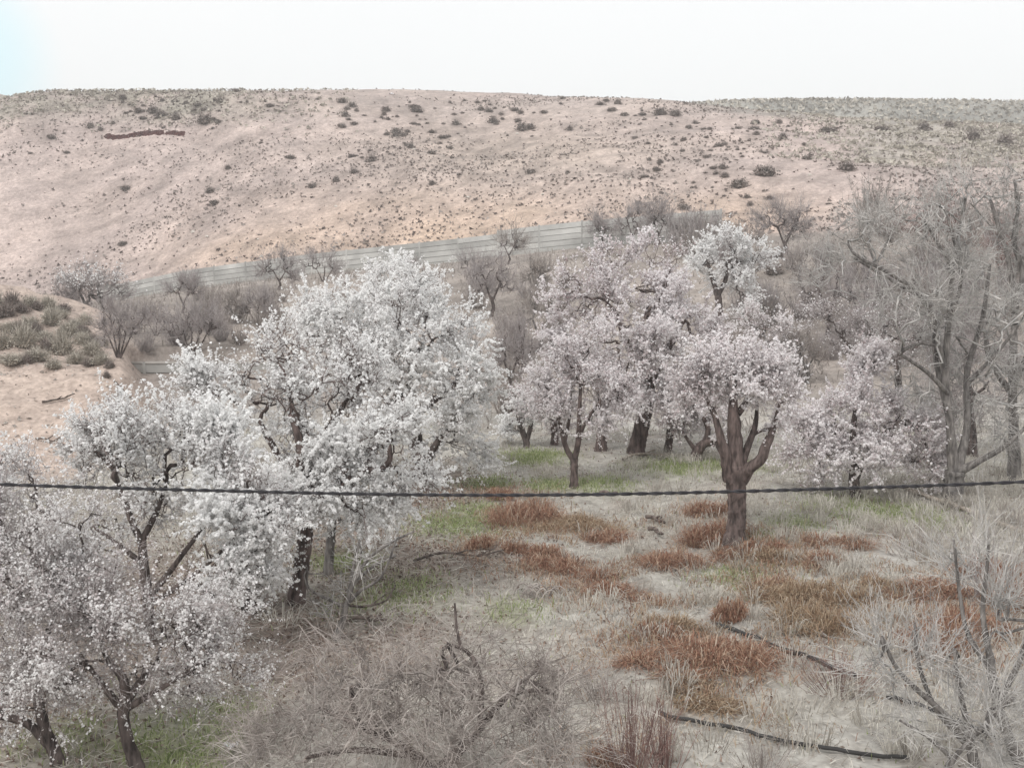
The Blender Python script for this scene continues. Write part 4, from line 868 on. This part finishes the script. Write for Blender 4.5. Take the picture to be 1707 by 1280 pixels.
W = [(870, 868, 120, 44, 'big rust-red weed clump at the grass edge, tallest of the clearing', 0), (845, 830, 60, 22, 'low rust weed patch just beyond the tallest clump', 0), (935, 880, 110, 30, 'tan and rust weed mat beside the tallest clump', 1), (985, 885, 70, 24, 'tan weed tuft between the tallest clump and scattered sticks', 1), (1020, 900, 70, 24, 'rust-tinged weed tuft near scattered sticks', 0),
     (905, 930, 60, 36, 'upright red-brown weed stalks below the tallest clump', 0), (862, 920, 36, 26, 'thin red-brown stalks next to the upright ones', 0), (800, 915, 36, 30, 'lonely thin red-brown stalks at the leaf litter edge', 0), (930, 950, 80, 30, 'rust weed heap above the cane tangle', 0), (985, 970, 50, 30, 'small rust tuft heading a row of weeds', 0), (1030, 990, 80, 28, 'rust weed ridge along the bare pale patch', 0), (1070, 1003, 60, 18, 'low brown end of the weed ridge', 0),
     (1120, 945, 90, 34, 'round rust weed cushion alone on pale ground', 0), (1190, 905, 80, 50, 'dark rust weeds heaped against the pollarded trunk', 0), (1222, 925, 60, 26, 'reddest weeds at the foot of the pollarded trunk', 0), (1185, 858, 60, 30, 'tan-rust weeds behind the pollarded trunk', 0), (1275, 920, 60, 36, 'bright rust tuft on the open side of the pollarded trunk', 0), (1300, 935, 60, 30, 'tan arching weeds beside the bright rust tuft', 1),
     (1365, 940, 50, 34, 'small rust clump out in pale straw', 0), (1400, 910, 80, 22, 'flat dark red weeds by the long grass', 0), (1215, 1035, 40, 50, 'tall narrow rust tuft at the black pipe end', 0), (1135, 1050, 80, 40, 'grey-brown slumped weed mound next to the narrow tuft', 1), (1098, 1065, 44, 40, 'short dark rust tuft beside the slumped mound', 0), (1210, 1105, 180, 44, 'widest rust-orange weed mound below the black pipe', 0), (1130, 1130, 60, 24, 'brown flank of weeds next to the widest mound', 0), (1070, 1105, 80, 26, 'low rust weeds between bare shoots and the widest mound', 0), (1160, 1150, 60, 24, 'tan stubble in front of the widest mound', 1),
     (1310, 1000, 120, 40, 'tan weed mass uphill of the black pipe', 1), (1360, 1045, 140, 50, 'large tan weed tangle beside the black pipe', 1), (1400, 1000, 90, 36, 'olive-tan weed hump behind the large tangle', 1), (1290, 985, 70, 26, 'rust-topped weeds under the pale green patch', 0), (1540, 990, 100, 34, 'rust weeds seen behind pale sapling rods', 0), (1560, 1080, 110, 50, 'deep red weeds under the pale saplings', 0), (1620, 1050, 100, 50, 'dark red-brown weeds among the pale saplings', 0), (1480, 985, 60, 24, 'faded tan weeds behind the pale saplings', 1), (1690, 1010, 100, 60, 'reddish bramble heap beyond the taller pale sapling', 0), (1650, 960, 90, 40, 'reddish brambles in front of pale straw', 0),
     (1190, 1180, 90, 26, 'tan stubble tuft above the lower pipe', 1), (1010, 1270, 60, 40, 'red-brown weeds at the foot of red shoots', 0)]
for px, py, wp, hp, lab, k in W:
    weed_clump(px, py, wp * 1.3, hp * .95, lab, (M_RUST, M_TAN)[k], int(500 + 10 * wp))
WP = [(hit(px, py), wp * hit(px, py)[1] / F, k) for px, py, wp, hp, lab, k in W]
for kk, mat_, nm_, lb_ in ((0, M_RUST, 'rust_weed_drift', 'loose rust-brown weed stalks drifting between the clumps'), (1, M_TAN, 'tan_weed_drift', 'loose tan weed stalks drifting between the clumps')):
    sel = [q for q in WP if q[2] == kk or kk == 1]; n = 17000; wgt = np.array([q[1] for q in sel]); ix = rng.choice(len(sel), n, p=wgt / wgt.sum())
    cx = np.array([q[0][0] for q in sel])[ix]; cy = np.array([q[0][1] for q in sel])[ix]; sp = np.array([q[1] for q in sel])[ix]
    cx = cx + rng.normal(size=n) * (.35 + .45 * sp); cy = cy + rng.normal(size=n) * (.35 + .45 * sp)
    kp = fbm(cx * 1.2 + 4, cy * 1.2, 3) > -.12; cx, cy = cx[kp], cy[kp]; n = len(cx); a = U(0, 6.28, n)
    g = blades(np.stack([cx, cy, ground_z(cx, cy)], 1), U(.03, .2, n), U(.007, .014, n), np.stack([np.cos(a), np.sin(a)], 1) * U(.04, .26, n)[:, None], U(.1, .8, n), np.clip(U(.1, 1.0, n), 0, 1))
    o = link(nm_, mesh_np(nm_, g[0], g[1], (mat_,), False, g[2])); o['kind'] = 'stuff'; o['label'] = lb_
# thin red shoots at the bottom
def shoots_bush(base, wpx, hpx, label, mat, n=60, rad=.004, name='bare_shrub'):
    P = hit(*base); s = P[1] / F; root = thing(name, P, label, 'shrub')
    a = U(0, 6.28, n); r = U(0, 1, n)
    b = P + np.stack([np.cos(a) * r, np.sin(a) * r, 0 * a], 1) * 0.25 * wpx * s; b[:, 2] = ground_z(b[:, 0], b[:, 1]) - .03
    H = hpx * s * U(.45, 1.1, n); d = np.stack([np.cos(a) * r * wpx * s * .45, np.sin(a) * r * wpx * s * .35, H], 1)
    m = b + d * .5 + rng.normal(size=(n, 3)) * .03; e = b + d
    st = np.stack([b, m, e], 1)
    ST = part('stem', tubes(st, np.stack([np.full(n, rad), np.full(n, rad * .8), np.full(n, rad * .4)], 1), 4), mat, root); ST['kind'] = 'stuff'
    ix = np.repeat(np.arange(n), 7); t = U(.3, 1, len(ix))[:, None]; p = b[ix] + d[ix] * t
    dd = nrm(nrm(d[ix]) + .6 * rng.normal(size=(len(ix), 3))) * U(.05, .22, len(ix))[:, None] * hpx * s * .9
    part('twig_spray', cones(p, None, p + dd, rad * .6), mat, root)['kind'] = 'stuff'
shoots_bush((1050, 1300), 150, 170, 'red-brown bare shoots standing beside the wide low fruit tree', M_TWIGR, 70)
shoots_bush((1110, 1290), 90, 130, 'second cluster of red-brown shoots by the lower pipe', M_TWIGR, 40)
shoots_bush((1000, 1170), 120, 70, 'grey tangle of dry shoots beyond the wide low fruit tree', M_TWIGB, 70)
shoots_bush((1400, 1150), 160, 80, 'reddish dry stalks crossing the black pipe', M_TWIGR, 90, .003)
shoots_bush((1530, 930), 170, 90, 'thin upright grey rods rising above pale straw', M_TWIGB, 46, .005)
shoots_bush((1640, 1000), 150, 150, 'tall thin dark rods behind the pale saplings', M_TWIGM, 44, .005)
shoots_bush((1270, 1290), 160, 70, 'grey dry brush over the lower pipe end', M_TWIGB, 80, .003)
shoots_bush((430, 1270), 160, 110, 'grey brush of drooping shoots beside green grass', M_TWIGB, 90, .003)
shoots_bush((440, 1120), 150, 60, 'thin grey brush on leaf litter below the white blossom', M_TWIGB, 70, .003)
shoots_bush((1690, 880), 90, 60, 'dry grey brush beside the far ditch pipe', M_TWIGB, 40, .004)

# ------------------------------------------------------------------ pipes, logs, litter, cable
def ground_run(name, pts, rad, mat, label, cat, lift=0.6, n=24, wob=.012):
    g = np.array([hit(*p) for p in pts]); r = resample(g, n)
    r[:, :2] += rng.normal(size=(n, 2)) * wob; r[:, 2] = ground_z(r[:, 0], r[:, 1]) + rad * lift + .045
    R = np.full((1, n), rad) if np.isscalar(rad) else None
    v, f = tubes(r[None], R, 8, cap=True, rough=.03)
    o = link(name, mesh_np(name, v - r[0], f, (mat,), True), loc=tuple(r[0])); return tag(o, label, cat)
ground_run('irrigation_pipe', [(1195, 1048), (1250, 1066), (1310, 1092), (1370, 1112), (1430, 1136)], .034, M_PIPE, 'black irrigation pipe slanting between rust and tan weeds', 'pipe')
ground_run('irrigation_pipe', [(1100, 1196), (1180, 1214), (1280, 1238), (1380, 1256), (1510, 1272)], .026, M_PIPE, 'thin black irrigation pipe along the bottom of the clearing', 'pipe')
ground_run('irrigation_pipe', [(1480, 1168), (1540, 1186), (1600, 1210), (1660, 1240)], .026, M_PIPE, 'black pipe length running under the pale saplings', 'pipe')
ground_run('irrigation_pipe', [(1500, 815), (1560, 838), (1640, 868), (1720, 898)], .05, M_PALEWOOD, 'pale pipe laid along the ditch past the walnut trunk', 'pipe')
def stick(pts, rpx, mat, label, cat='branch', name='fallen_branch', fork=True):
    g = np.array([hit(*p) for p in pts]); s = g[0][1] / F; r = resample(g, 10); rad = rpx * s / 2
    r[:, 2] = ground_z(r[:, 0], r[:, 1]) + rad + .03 + .04 * np.abs(np.sin(np.linspace(0, 5, 10)))
    v, f = tubes(r[None], np.linspace(rad, rad * .5, 10)[None], 7, cap=True, rough=.08); geos = [(v, f)]
    if fork:
        for k in (4, 6):
            d = r[k + 1] - r[k - 1]; e = r[k] + np.array((d[0] * .9, d[1] * .9 + U(-.2, .2), .1)); geos.append(tubes(np.array([[r[k], (r[k] + e) / 2 + .02, e]]), np.array([[rad * .6, rad * .45, rad * .25]]), 5, cap=True))
    g_ = merge(geos); o = link(name, mesh_np(name, g_[0] - r[0], g_[1], (mat,), True), loc=tuple(r[0])); return tag(o, label, cat)
stick([(1038, 770), (1060, 764), (1085, 762), (1140, 764)], 5, M_PALEWOOD, 'pale fallen pole lying beyond the clearing near the big pink trunk')
stick([(585, 1038), (610, 1041), (645, 1044)], 7, M_LOG, 'short dark stick on leaf litter beside the pale sapling')
stick([(1078, 868), (1095, 874), (1108, 880)], 8, M_LOG, 'dark broken branch on the pale ground of the clearing')
stick([(1082, 888), (1092, 892), (1104, 900)], 9, M_LOG, 'stubby dark branch just below the broken one', fork=False)
stick([(560, 1012), (600, 1022), (640, 1010), (660, 985)], 5, M_LOG, 'thin dark curved branch behind the pale sapling')
stick([(690, 940), (740, 930), (800, 932), (840, 925)], 5, M_LOG, 'long thin branch lying from litter to rust stalks')
stick([(1000, 826), (1015, 828), (1030, 828)], 6, M_LOG, 'small dark stick just below the young tree grass', fork=False)
stick([(70, 674), (95, 672), (125, 662)], 4, M_LOG, 'lone grey stick lying on the bare sandy bank', fork=True)
stick([(60, 735), (85, 740), (105, 737)], 4, M_LOG, 'dark twig at the foot of the sandy bank', fork=True)
stick([(190, 640), (205, 655), (222, 672)], 3, M_LOG, 'thin stick sliding down the corner of the sandy bank', fork=False)
# tangle of dry canes bent into arches
P = hit(885, 998); root = thing('cane_tangle', P, 'tangle of dry grey canes bent into low arches', 'canes'); s = P[1] / F
for k in range(16):
    a = np.array((U(-38, 30) * s, U(-.25, .25), -.02)); wdt = U(18, 40) * s; h = U(10, 24) * s
    pts = P + a + np.array([(0, 0, 0), (wdt * .25, .03, h * .8), (wdt * .6, .05, h), (wdt, .06, h * .25), (wdt * 1.15, .06, 0)])
    r = resample(pts, 9); part('cane', tubes(r[None], np.full((1, 9), .011), 5), M_TWIGB, root, True)
# plastic scraps
def scrap(px, py, wpx, label):
    P = hit(px, py); s = P[1] / F; n = 7; gx, gy = np.meshgrid(np.linspace(-1, 1, n), np.linspace(-1, 1, n))
    z = .5 + .45 * np.sin(gx * 4 + 1) * np.cos(gy * 3) + U(-.15, .15, gx.shape); r = wpx / 2 * s
    out_ = 1 - .35 * ((np.abs(gx) > .9) | (np.abs(gy) > .9)) * U(0, 1, gx.shape)
    v = np.stack([gx * r * out_, gy * r * .7 * out_, .04 + z * r * .55], -1).reshape(-1, 3)
    i = np.arange(n - 1)[:, None] * n; j = np.arange(n - 1)[None]; q = np.stack([i + j, i + j + 1, i + n + j + 1, i + n + j], -1).reshape(-1, 4)
    tag(link('plastic_bag', mesh_np('plastic_bag', v, [q], (M_BAG,), True), loc=tuple(P)), label, 'litter')
scrap(385, 1252, 30, 'crumpled white plastic bag on green grass under the budding almonds')
scrap(1492, 1064, 16, 'white plastic scrap caught under the pale saplings')
scrap(652, 158, 8, 'tiny white scrap near the ridge line')
def stone(px, py, wpx, label):
    P = hit(px, py); r = wpx / 2 * P[1] / F; th = np.linspace(0, 2 * math.pi, 9)[:-1]; V = []
    for z, k in ((-.3, .9), (.15, 1.0), (.55, .7), (.75, .25)):
        for t in th: V.append((math.cos(t) * k * U(.8, 1.15), math.sin(t) * k * U(.8, 1.15), z * U(.85, 1.15)))
    V = np.array(V) * r; i = np.arange(3)[:, None] * 8; j = np.arange(8)[None]; q = np.stack([i + j, i + (j + 1) % 8, i + 8 + (j + 1) % 8, i + 8 + j], -1).reshape(-1, 4)
    top = np.array([[24, 25, 26], [24, 26, 27], [24, 27, 28], [24, 28, 29], [24, 29, 30], [24, 30, 31]])
    tag(link('stone', mesh_np('stone', V, [q, top], (M_STONE,)), loc=tuple(P)), label, 'stone', 'pale stones on the hillside' if 'hillside' in label else None)
for a in [(322, 388, 9), (436, 429, 8), (862, 224, 7), (1170, 390, 8), (345, 395, 6), (905, 325, 6), (1050, 300, 6), (1350, 293, 7), (560, 345, 6), (690, 250, 6), (430, 400, 5), (780, 330, 6)]:
    stone(*a, 'small pale stone lying on the bare hillside soil')
for a in [(700, 1027, 6, 'little pale stone on leaf litter by the faint green patch'), (840, 1090, 6, 'little pale stone beyond the wide low fruit tree'), (172, 634, 6, 'pale stone at the corner of the sandy bank'), (178, 644, 5, 'smaller pale stone under the bank corner stone')]: stone(*a)
# dark red soil exposed by a cut in the hill
pL, pR = hit(168, 229), hit(314, 228)
root = thing('soil_cut', (pL + pR) / 2, 'long dark red bank of dug soil cut across the upper hillside', 'soil bank')
xs = np.linspace(0, 1, 60); prof = [(-.3, -.2), (-.15, .3), (-.03, .6), (.12, .75), (.4, .5), (.9, .0)]; V = []
for t in xs:
    c = pL + (pR - pL) * t; hgt = (0.45 + 1.1 * float(vnoise(np.array(t * 22), np.array(1.5))) + .25 * (1 - t)) * min(1, t * 12, (1 - t) * 10)
    for dy, dz in prof:
        y = c[1] + dy + U(-.1, .1); V.append((c[0] + U(-.08, .08), y, float(ground_z(c[0], y)) + dz * hgt * .45 + .02 * U(-1, 1) - .05))
V = np.array(V); k = len(prof); i = np.arange(59)[:, None] * k; j = np.arange(k - 1)[None]
q = np.stack([i + j, i + k + j, i + k + j + 1, i + j + 1], -1).reshape(-1, 4)
part('soil_face', (V, [q]), M_REDSOIL, root, False)

# overhead cable: two twisted cores, carried past both sides of the view
Dc = 7.0
cab = np.array([at_depth(px, py, Dc) for px, py in [(-1400, 740), (-600, 783), (0, 807), (300, 816), (600, 823), (850, 825), (1100, 822), (1400, 814), (1707, 803), (2300, 775), (3100, 720)]])
cr = resample(cab, 520)
root = thing('overhead_cable', cr[0], 'black twisted overhead cable sagging across the whole view', 'cable')
ph = np.linspace(0, 2 * math.pi * 95, 520)
for k in (0, math.pi):
    o_ = np.stack([0 * ph, np.cos(ph + k) * .0062, np.sin(ph + k) * .0062], 1)
    part('strand', tubes((cr + o_)[None], np.full((1, 520), .0072), 6), M_CABLE, root, True)

# ------------------------------------------------------------------ ground cover
def scatter(n, y0=9.5, y1=34.0, dens=None, margin=1.12):
    out = []
    tot = 0
    while tot < n:
        m = n * 2; y = np.sqrt(U(y0 ** 2, y1 ** 2, m)); u = U(-.45, .45, m) * margin; x = u * y
        keep = np.ones(m, bool) if dens is None else U(0, 1, m) < dens(x, y)
        keep &= ~((x < -10.2) & (y > 27))
        x, y = x[keep], y[keep]; out.append(np.stack([x, y, ground_z(x, y)], 1)); tot += len(x)
    return np.concatenate(out)[:n]
def stuff(name, geo, mat, label):
    o = link(name, mesh_np(name, geo[0], geo[1], (mat,), False, geo[2])); o['kind'] = 'stuff'; o['label'] = label
    return o
def patchy(x, y): return np.clip(0.35 + 1.4 * fbm(x * 0.8 + 3, y * 0.8, 3) - 0.7 * litter_mask(x, y) - .3 * green_mask(x, y), 0.04, 1)
n = 38000; b = scatter(n, dens=patchy); a = U(0, 6.28, n)
stuff('dry_grass', blades(b, U(.04, .17, n), U(.008, .016, n), np.stack([np.cos(a), np.sin(a)], 1) * U(.03, .2, n)[:, None], U(0, .5, n), np.clip(U(0, 1, n) * .7 + .3 * (fbm(b[:, 0] * .5, b[:, 1] * .5, 2) + .5), 0, 1)), M_STRAW, 'short dry straw-coloured grass over the clearing')
n = 26000; b = scatter(n); a = U(0, 6.28, n)
stuff('straw_litter', blades(b + np.array((0, 0, .025)), U(.0, .035, n), U(.010, .022, n), np.stack([np.cos(a), np.sin(a)], 1) * U(.08, .34, n)[:, None], U(0, .6, n), U(0, 1, n)), M_STRAW, 'flattened dry straw lying on the ground')
n = 20000; b = scatter(n, dens=lambda x, y: np.clip(litter_mask(x, y) + .05, 0, 1)); b[:, 2] += .03
stuff('leaf_litter', cups(b, np.array((0, 0, 1.0)) + .6 * rng.normal(size=(n, 3)), U(.015, .04, n), 3, U(0, 1, n)), M_LITTER, 'brown fallen leaves and twigs under the almond row')
n = 19000; b = scatter(n, dens=lambda x, y: np.clip(green_mask(x, y) ** 1.3, 0.004, 1)); a = U(0, 6.28, n)
stuff('green_grass', blades(b, U(.04, .14, n), U(.010, .018, n), np.stack([np.cos(a), np.sin(a)], 1) * U(.02, .10, n)[:, None], U(0, .3, n), U(0, 1, n)), M_GREEN, 'patches of fresh green spring grass')
# longer pale grass in tussocks
tc_ = scatter(420, 12, 30, dens=lambda x, y: np.clip(.25 + ss((x - 1) / 4) - litter_mask(x, y) - .3 * green_mask(x, y), .02, 1)); m = 34; n = len(tc_) * m
b = np.repeat(tc_, m, 0); a = U(0, 6.28, n); rr = np.repeat(U(.08, .3, len(tc_)), m) * np.sqrt(U(0, 1, n)); b[:, 0] += np.cos(a) * rr; b[:, 1] += np.sin(a) * rr; b[:, 2] = ground_z(b[:, 0], b[:, 1])
stuff('tussock_grass', blades(b, U(.14, .4, n), U(.008, .015, n), np.stack([np.cos(a), np.sin(a)], 1) * U(.08, .34, n)[:, None], U(.1, .75, n), np.clip(np.repeat(U(0, .7, len(tc_)), m) + U(0, .35, n), 0, 1)), M_STRAW, 'arching tussocks of pale dry grass')
# fallen sticks and fine brush
n = 3200; b = scatter(n, 10, 24, dens=lambda x, y: np.clip(.3 + litter_mask(x, y) + ss((3 - x) / 4) * .4, 0, 1)); a = U(0, 6.28, n); L = U(.1, .5, n)
d = np.stack([np.cos(a) * L, np.sin(a) * L, U(0, .12, n)], 1); b[:, 2] += .03
g = tubes(np.stack([b, b + d * .5 + rng.normal(size=(n, 3)) * .02, b + d], 1), np.stack([np.full(n, .005), np.full(n, .004), np.full(n, .002)], 1), 3)
stuff('fallen_twigs', (g[0], g[1], np.repeat(U(0, 1, n), 9)), M_STRAW, 'small dry twigs fallen on the ground')
# dry herbage on the slope between orchard and wall
n = 16000; y = U(33, 92, n); x = U(-.5, .5, n) * y; k = (y < wall_y(x) - .5) & ~((x < -9.5) & (y < 45.5)); x, y = x[k], y[k]; n = len(x)
b = np.stack([x, y, ground_z(x, y)], 1); a = U(0, 6.28, n)
stuff('slope_herbage', blades(b, U(.08, .4, n), U(.03, .06, n), np.stack([np.cos(a), np.sin(a)], 1) * U(.05, .3, n)[:, None], U(0, .5, n), np.clip(.45 * U(0, 1, n) + .45 * (fbm(x * .3, y * .3, 3) + .5), 0, 1)), M_LITTERG, 'dry brown herbage on the slope below the panel wall')
# stubble on the hill
n = 70000; px = U(-60, 1780, n); py = 150 + 300 * U(0, 1, n) ** 1.0
yy = U(66, 160, n); uu = (px - 853.5) / F; xx = uu * yy
k = (yy > wall_y(xx) + .6); xx, yy = xx[k], yy[k]; zz = ground_z(xx, yy); row = 400 - (zz - EYE) / yy * F; pxx = xx / yy * F + 853.5
dens = np.clip(.26 + 1.0 * fbm(xx * .1, yy * .1 + 7, 3) + .8 * ss((230 - row) / 60) * (ss((560 - pxx) / 300) + ss((pxx - 1300) / 150)), 0.03, 1)
k = U(0, 1, len(xx)) < dens; b = np.stack([xx[k], yy[k], zz[k] + .02], 1); n = len(b)
stuff('hill_stubble', cups(b, np.array((0, -.5, 1.0)) + .7 * rng.normal(size=(n, 3)), U(.04, .17, n) + .12 * U(0, 1, n) ** 4, 3, U(0, 1, n)), M_SAGE, 'sparse grey-green stubble over the hillside')

n = 9000; yy = U(95, 158, n); px = np.where(U(0, 1, n) < .55, U(-40, 600, n), U(1250, 1760, n)); xx = (px - 853.5) / F * yy; zz = ground_z(xx, yy); row = 400 - (zz - EYE) / yy * F
k = np.where(px < 700, (row < 240 + 20 * np.sin(px / 60)) & (U(0, 1, n) < ss((250 - row) / 60) * (1.1 - px / 640)), (row > 185) & (row < 330) & (U(0, 1, n) < np.clip(.25 + (px - 1300) / 350, .05, .9))) & (fbm(xx * .12, yy * .12, 3) > -.22)
b = np.stack([xx[k], yy[k], zz[k]], 1); b = np.repeat(b, 3, 0) + rng.normal(size=(3 * k.sum(), 3)) * np.array((.16, .16, .05)) + np.array((0, 0, .12)); n = len(b)
stuff('ridge_tufts', cups(b, np.array((0, -.8, .8)) + .8 * rng.normal(size=(n, 3)), U(.10, .26, n), 3, np.clip(np.repeat(U(0, .8, n // 3), 3) + U(0, .2, n), 0, 1)), M_SAGEG, 'low grey-green tufts covering the upper hillside')

n = 9000; yy = U(190, 246, n); px = U(1120, 1760, n); xx = (px - 853.5) / F * yy; b = np.stack([xx, yy, ground_z(xx, yy) + .1], 1)
stuff('plateau_scrub', cups(b, np.array((0, -.8, .8)) + .8 * rng.normal(size=(n, 3)), U(.15, .6, n), 3, U(0, 1, n)), M_SAGEG, 'low grey scrub on the far plateau')
n = 2600; yy = U(27.5, 44, n); xx = U(-20, -10.3, n); k = (xx < -10.6 - .38 * np.maximum(yy - 34, 0)); xx, yy = xx[k], yy[k]; n = len(xx); b = np.stack([xx, yy, ground_z(xx, yy) + .015], 1)
stuff('bank_pebbles', cups(b, np.array((0, -.3, 1.0)) + .5 * rng.normal(size=(n, 3)), U(.01, .035, n) + .05 * U(0, 1, n) ** 6, 4, U(0, 1, n)), M_LITTERG, 'small stones and clods on the sandy bank')
hv_, hf_ = box_geo(-670, 670, -66, 430, -14, 48)
hm = bpy.data.materials.new('thin_haze'); hm.use_nodes = True; ht = hm.node_tree; ht.nodes.clear()
pv = ht.nodes.new('ShaderNodeVolumePrincipled'); pv.inputs['Color'].default_value = (.97, .97, .97, 1); pv.inputs['Density'].default_value = HAZE
ho = ht.nodes.new('ShaderNodeOutputMaterial'); ht.links.new(pv.outputs[0], ho.inputs['Volume'])
hz = link('haze', mesh_np('haze', hv_, hf_, (hm,))); hz['kind'] = 'stuff'; hz['label'] = 'thin pale haze over the whole valley'
print('TRIS', sum(TRIS.values()), dict(sorted(TRIS.items(), key=lambda t: -t[1])[:12]))
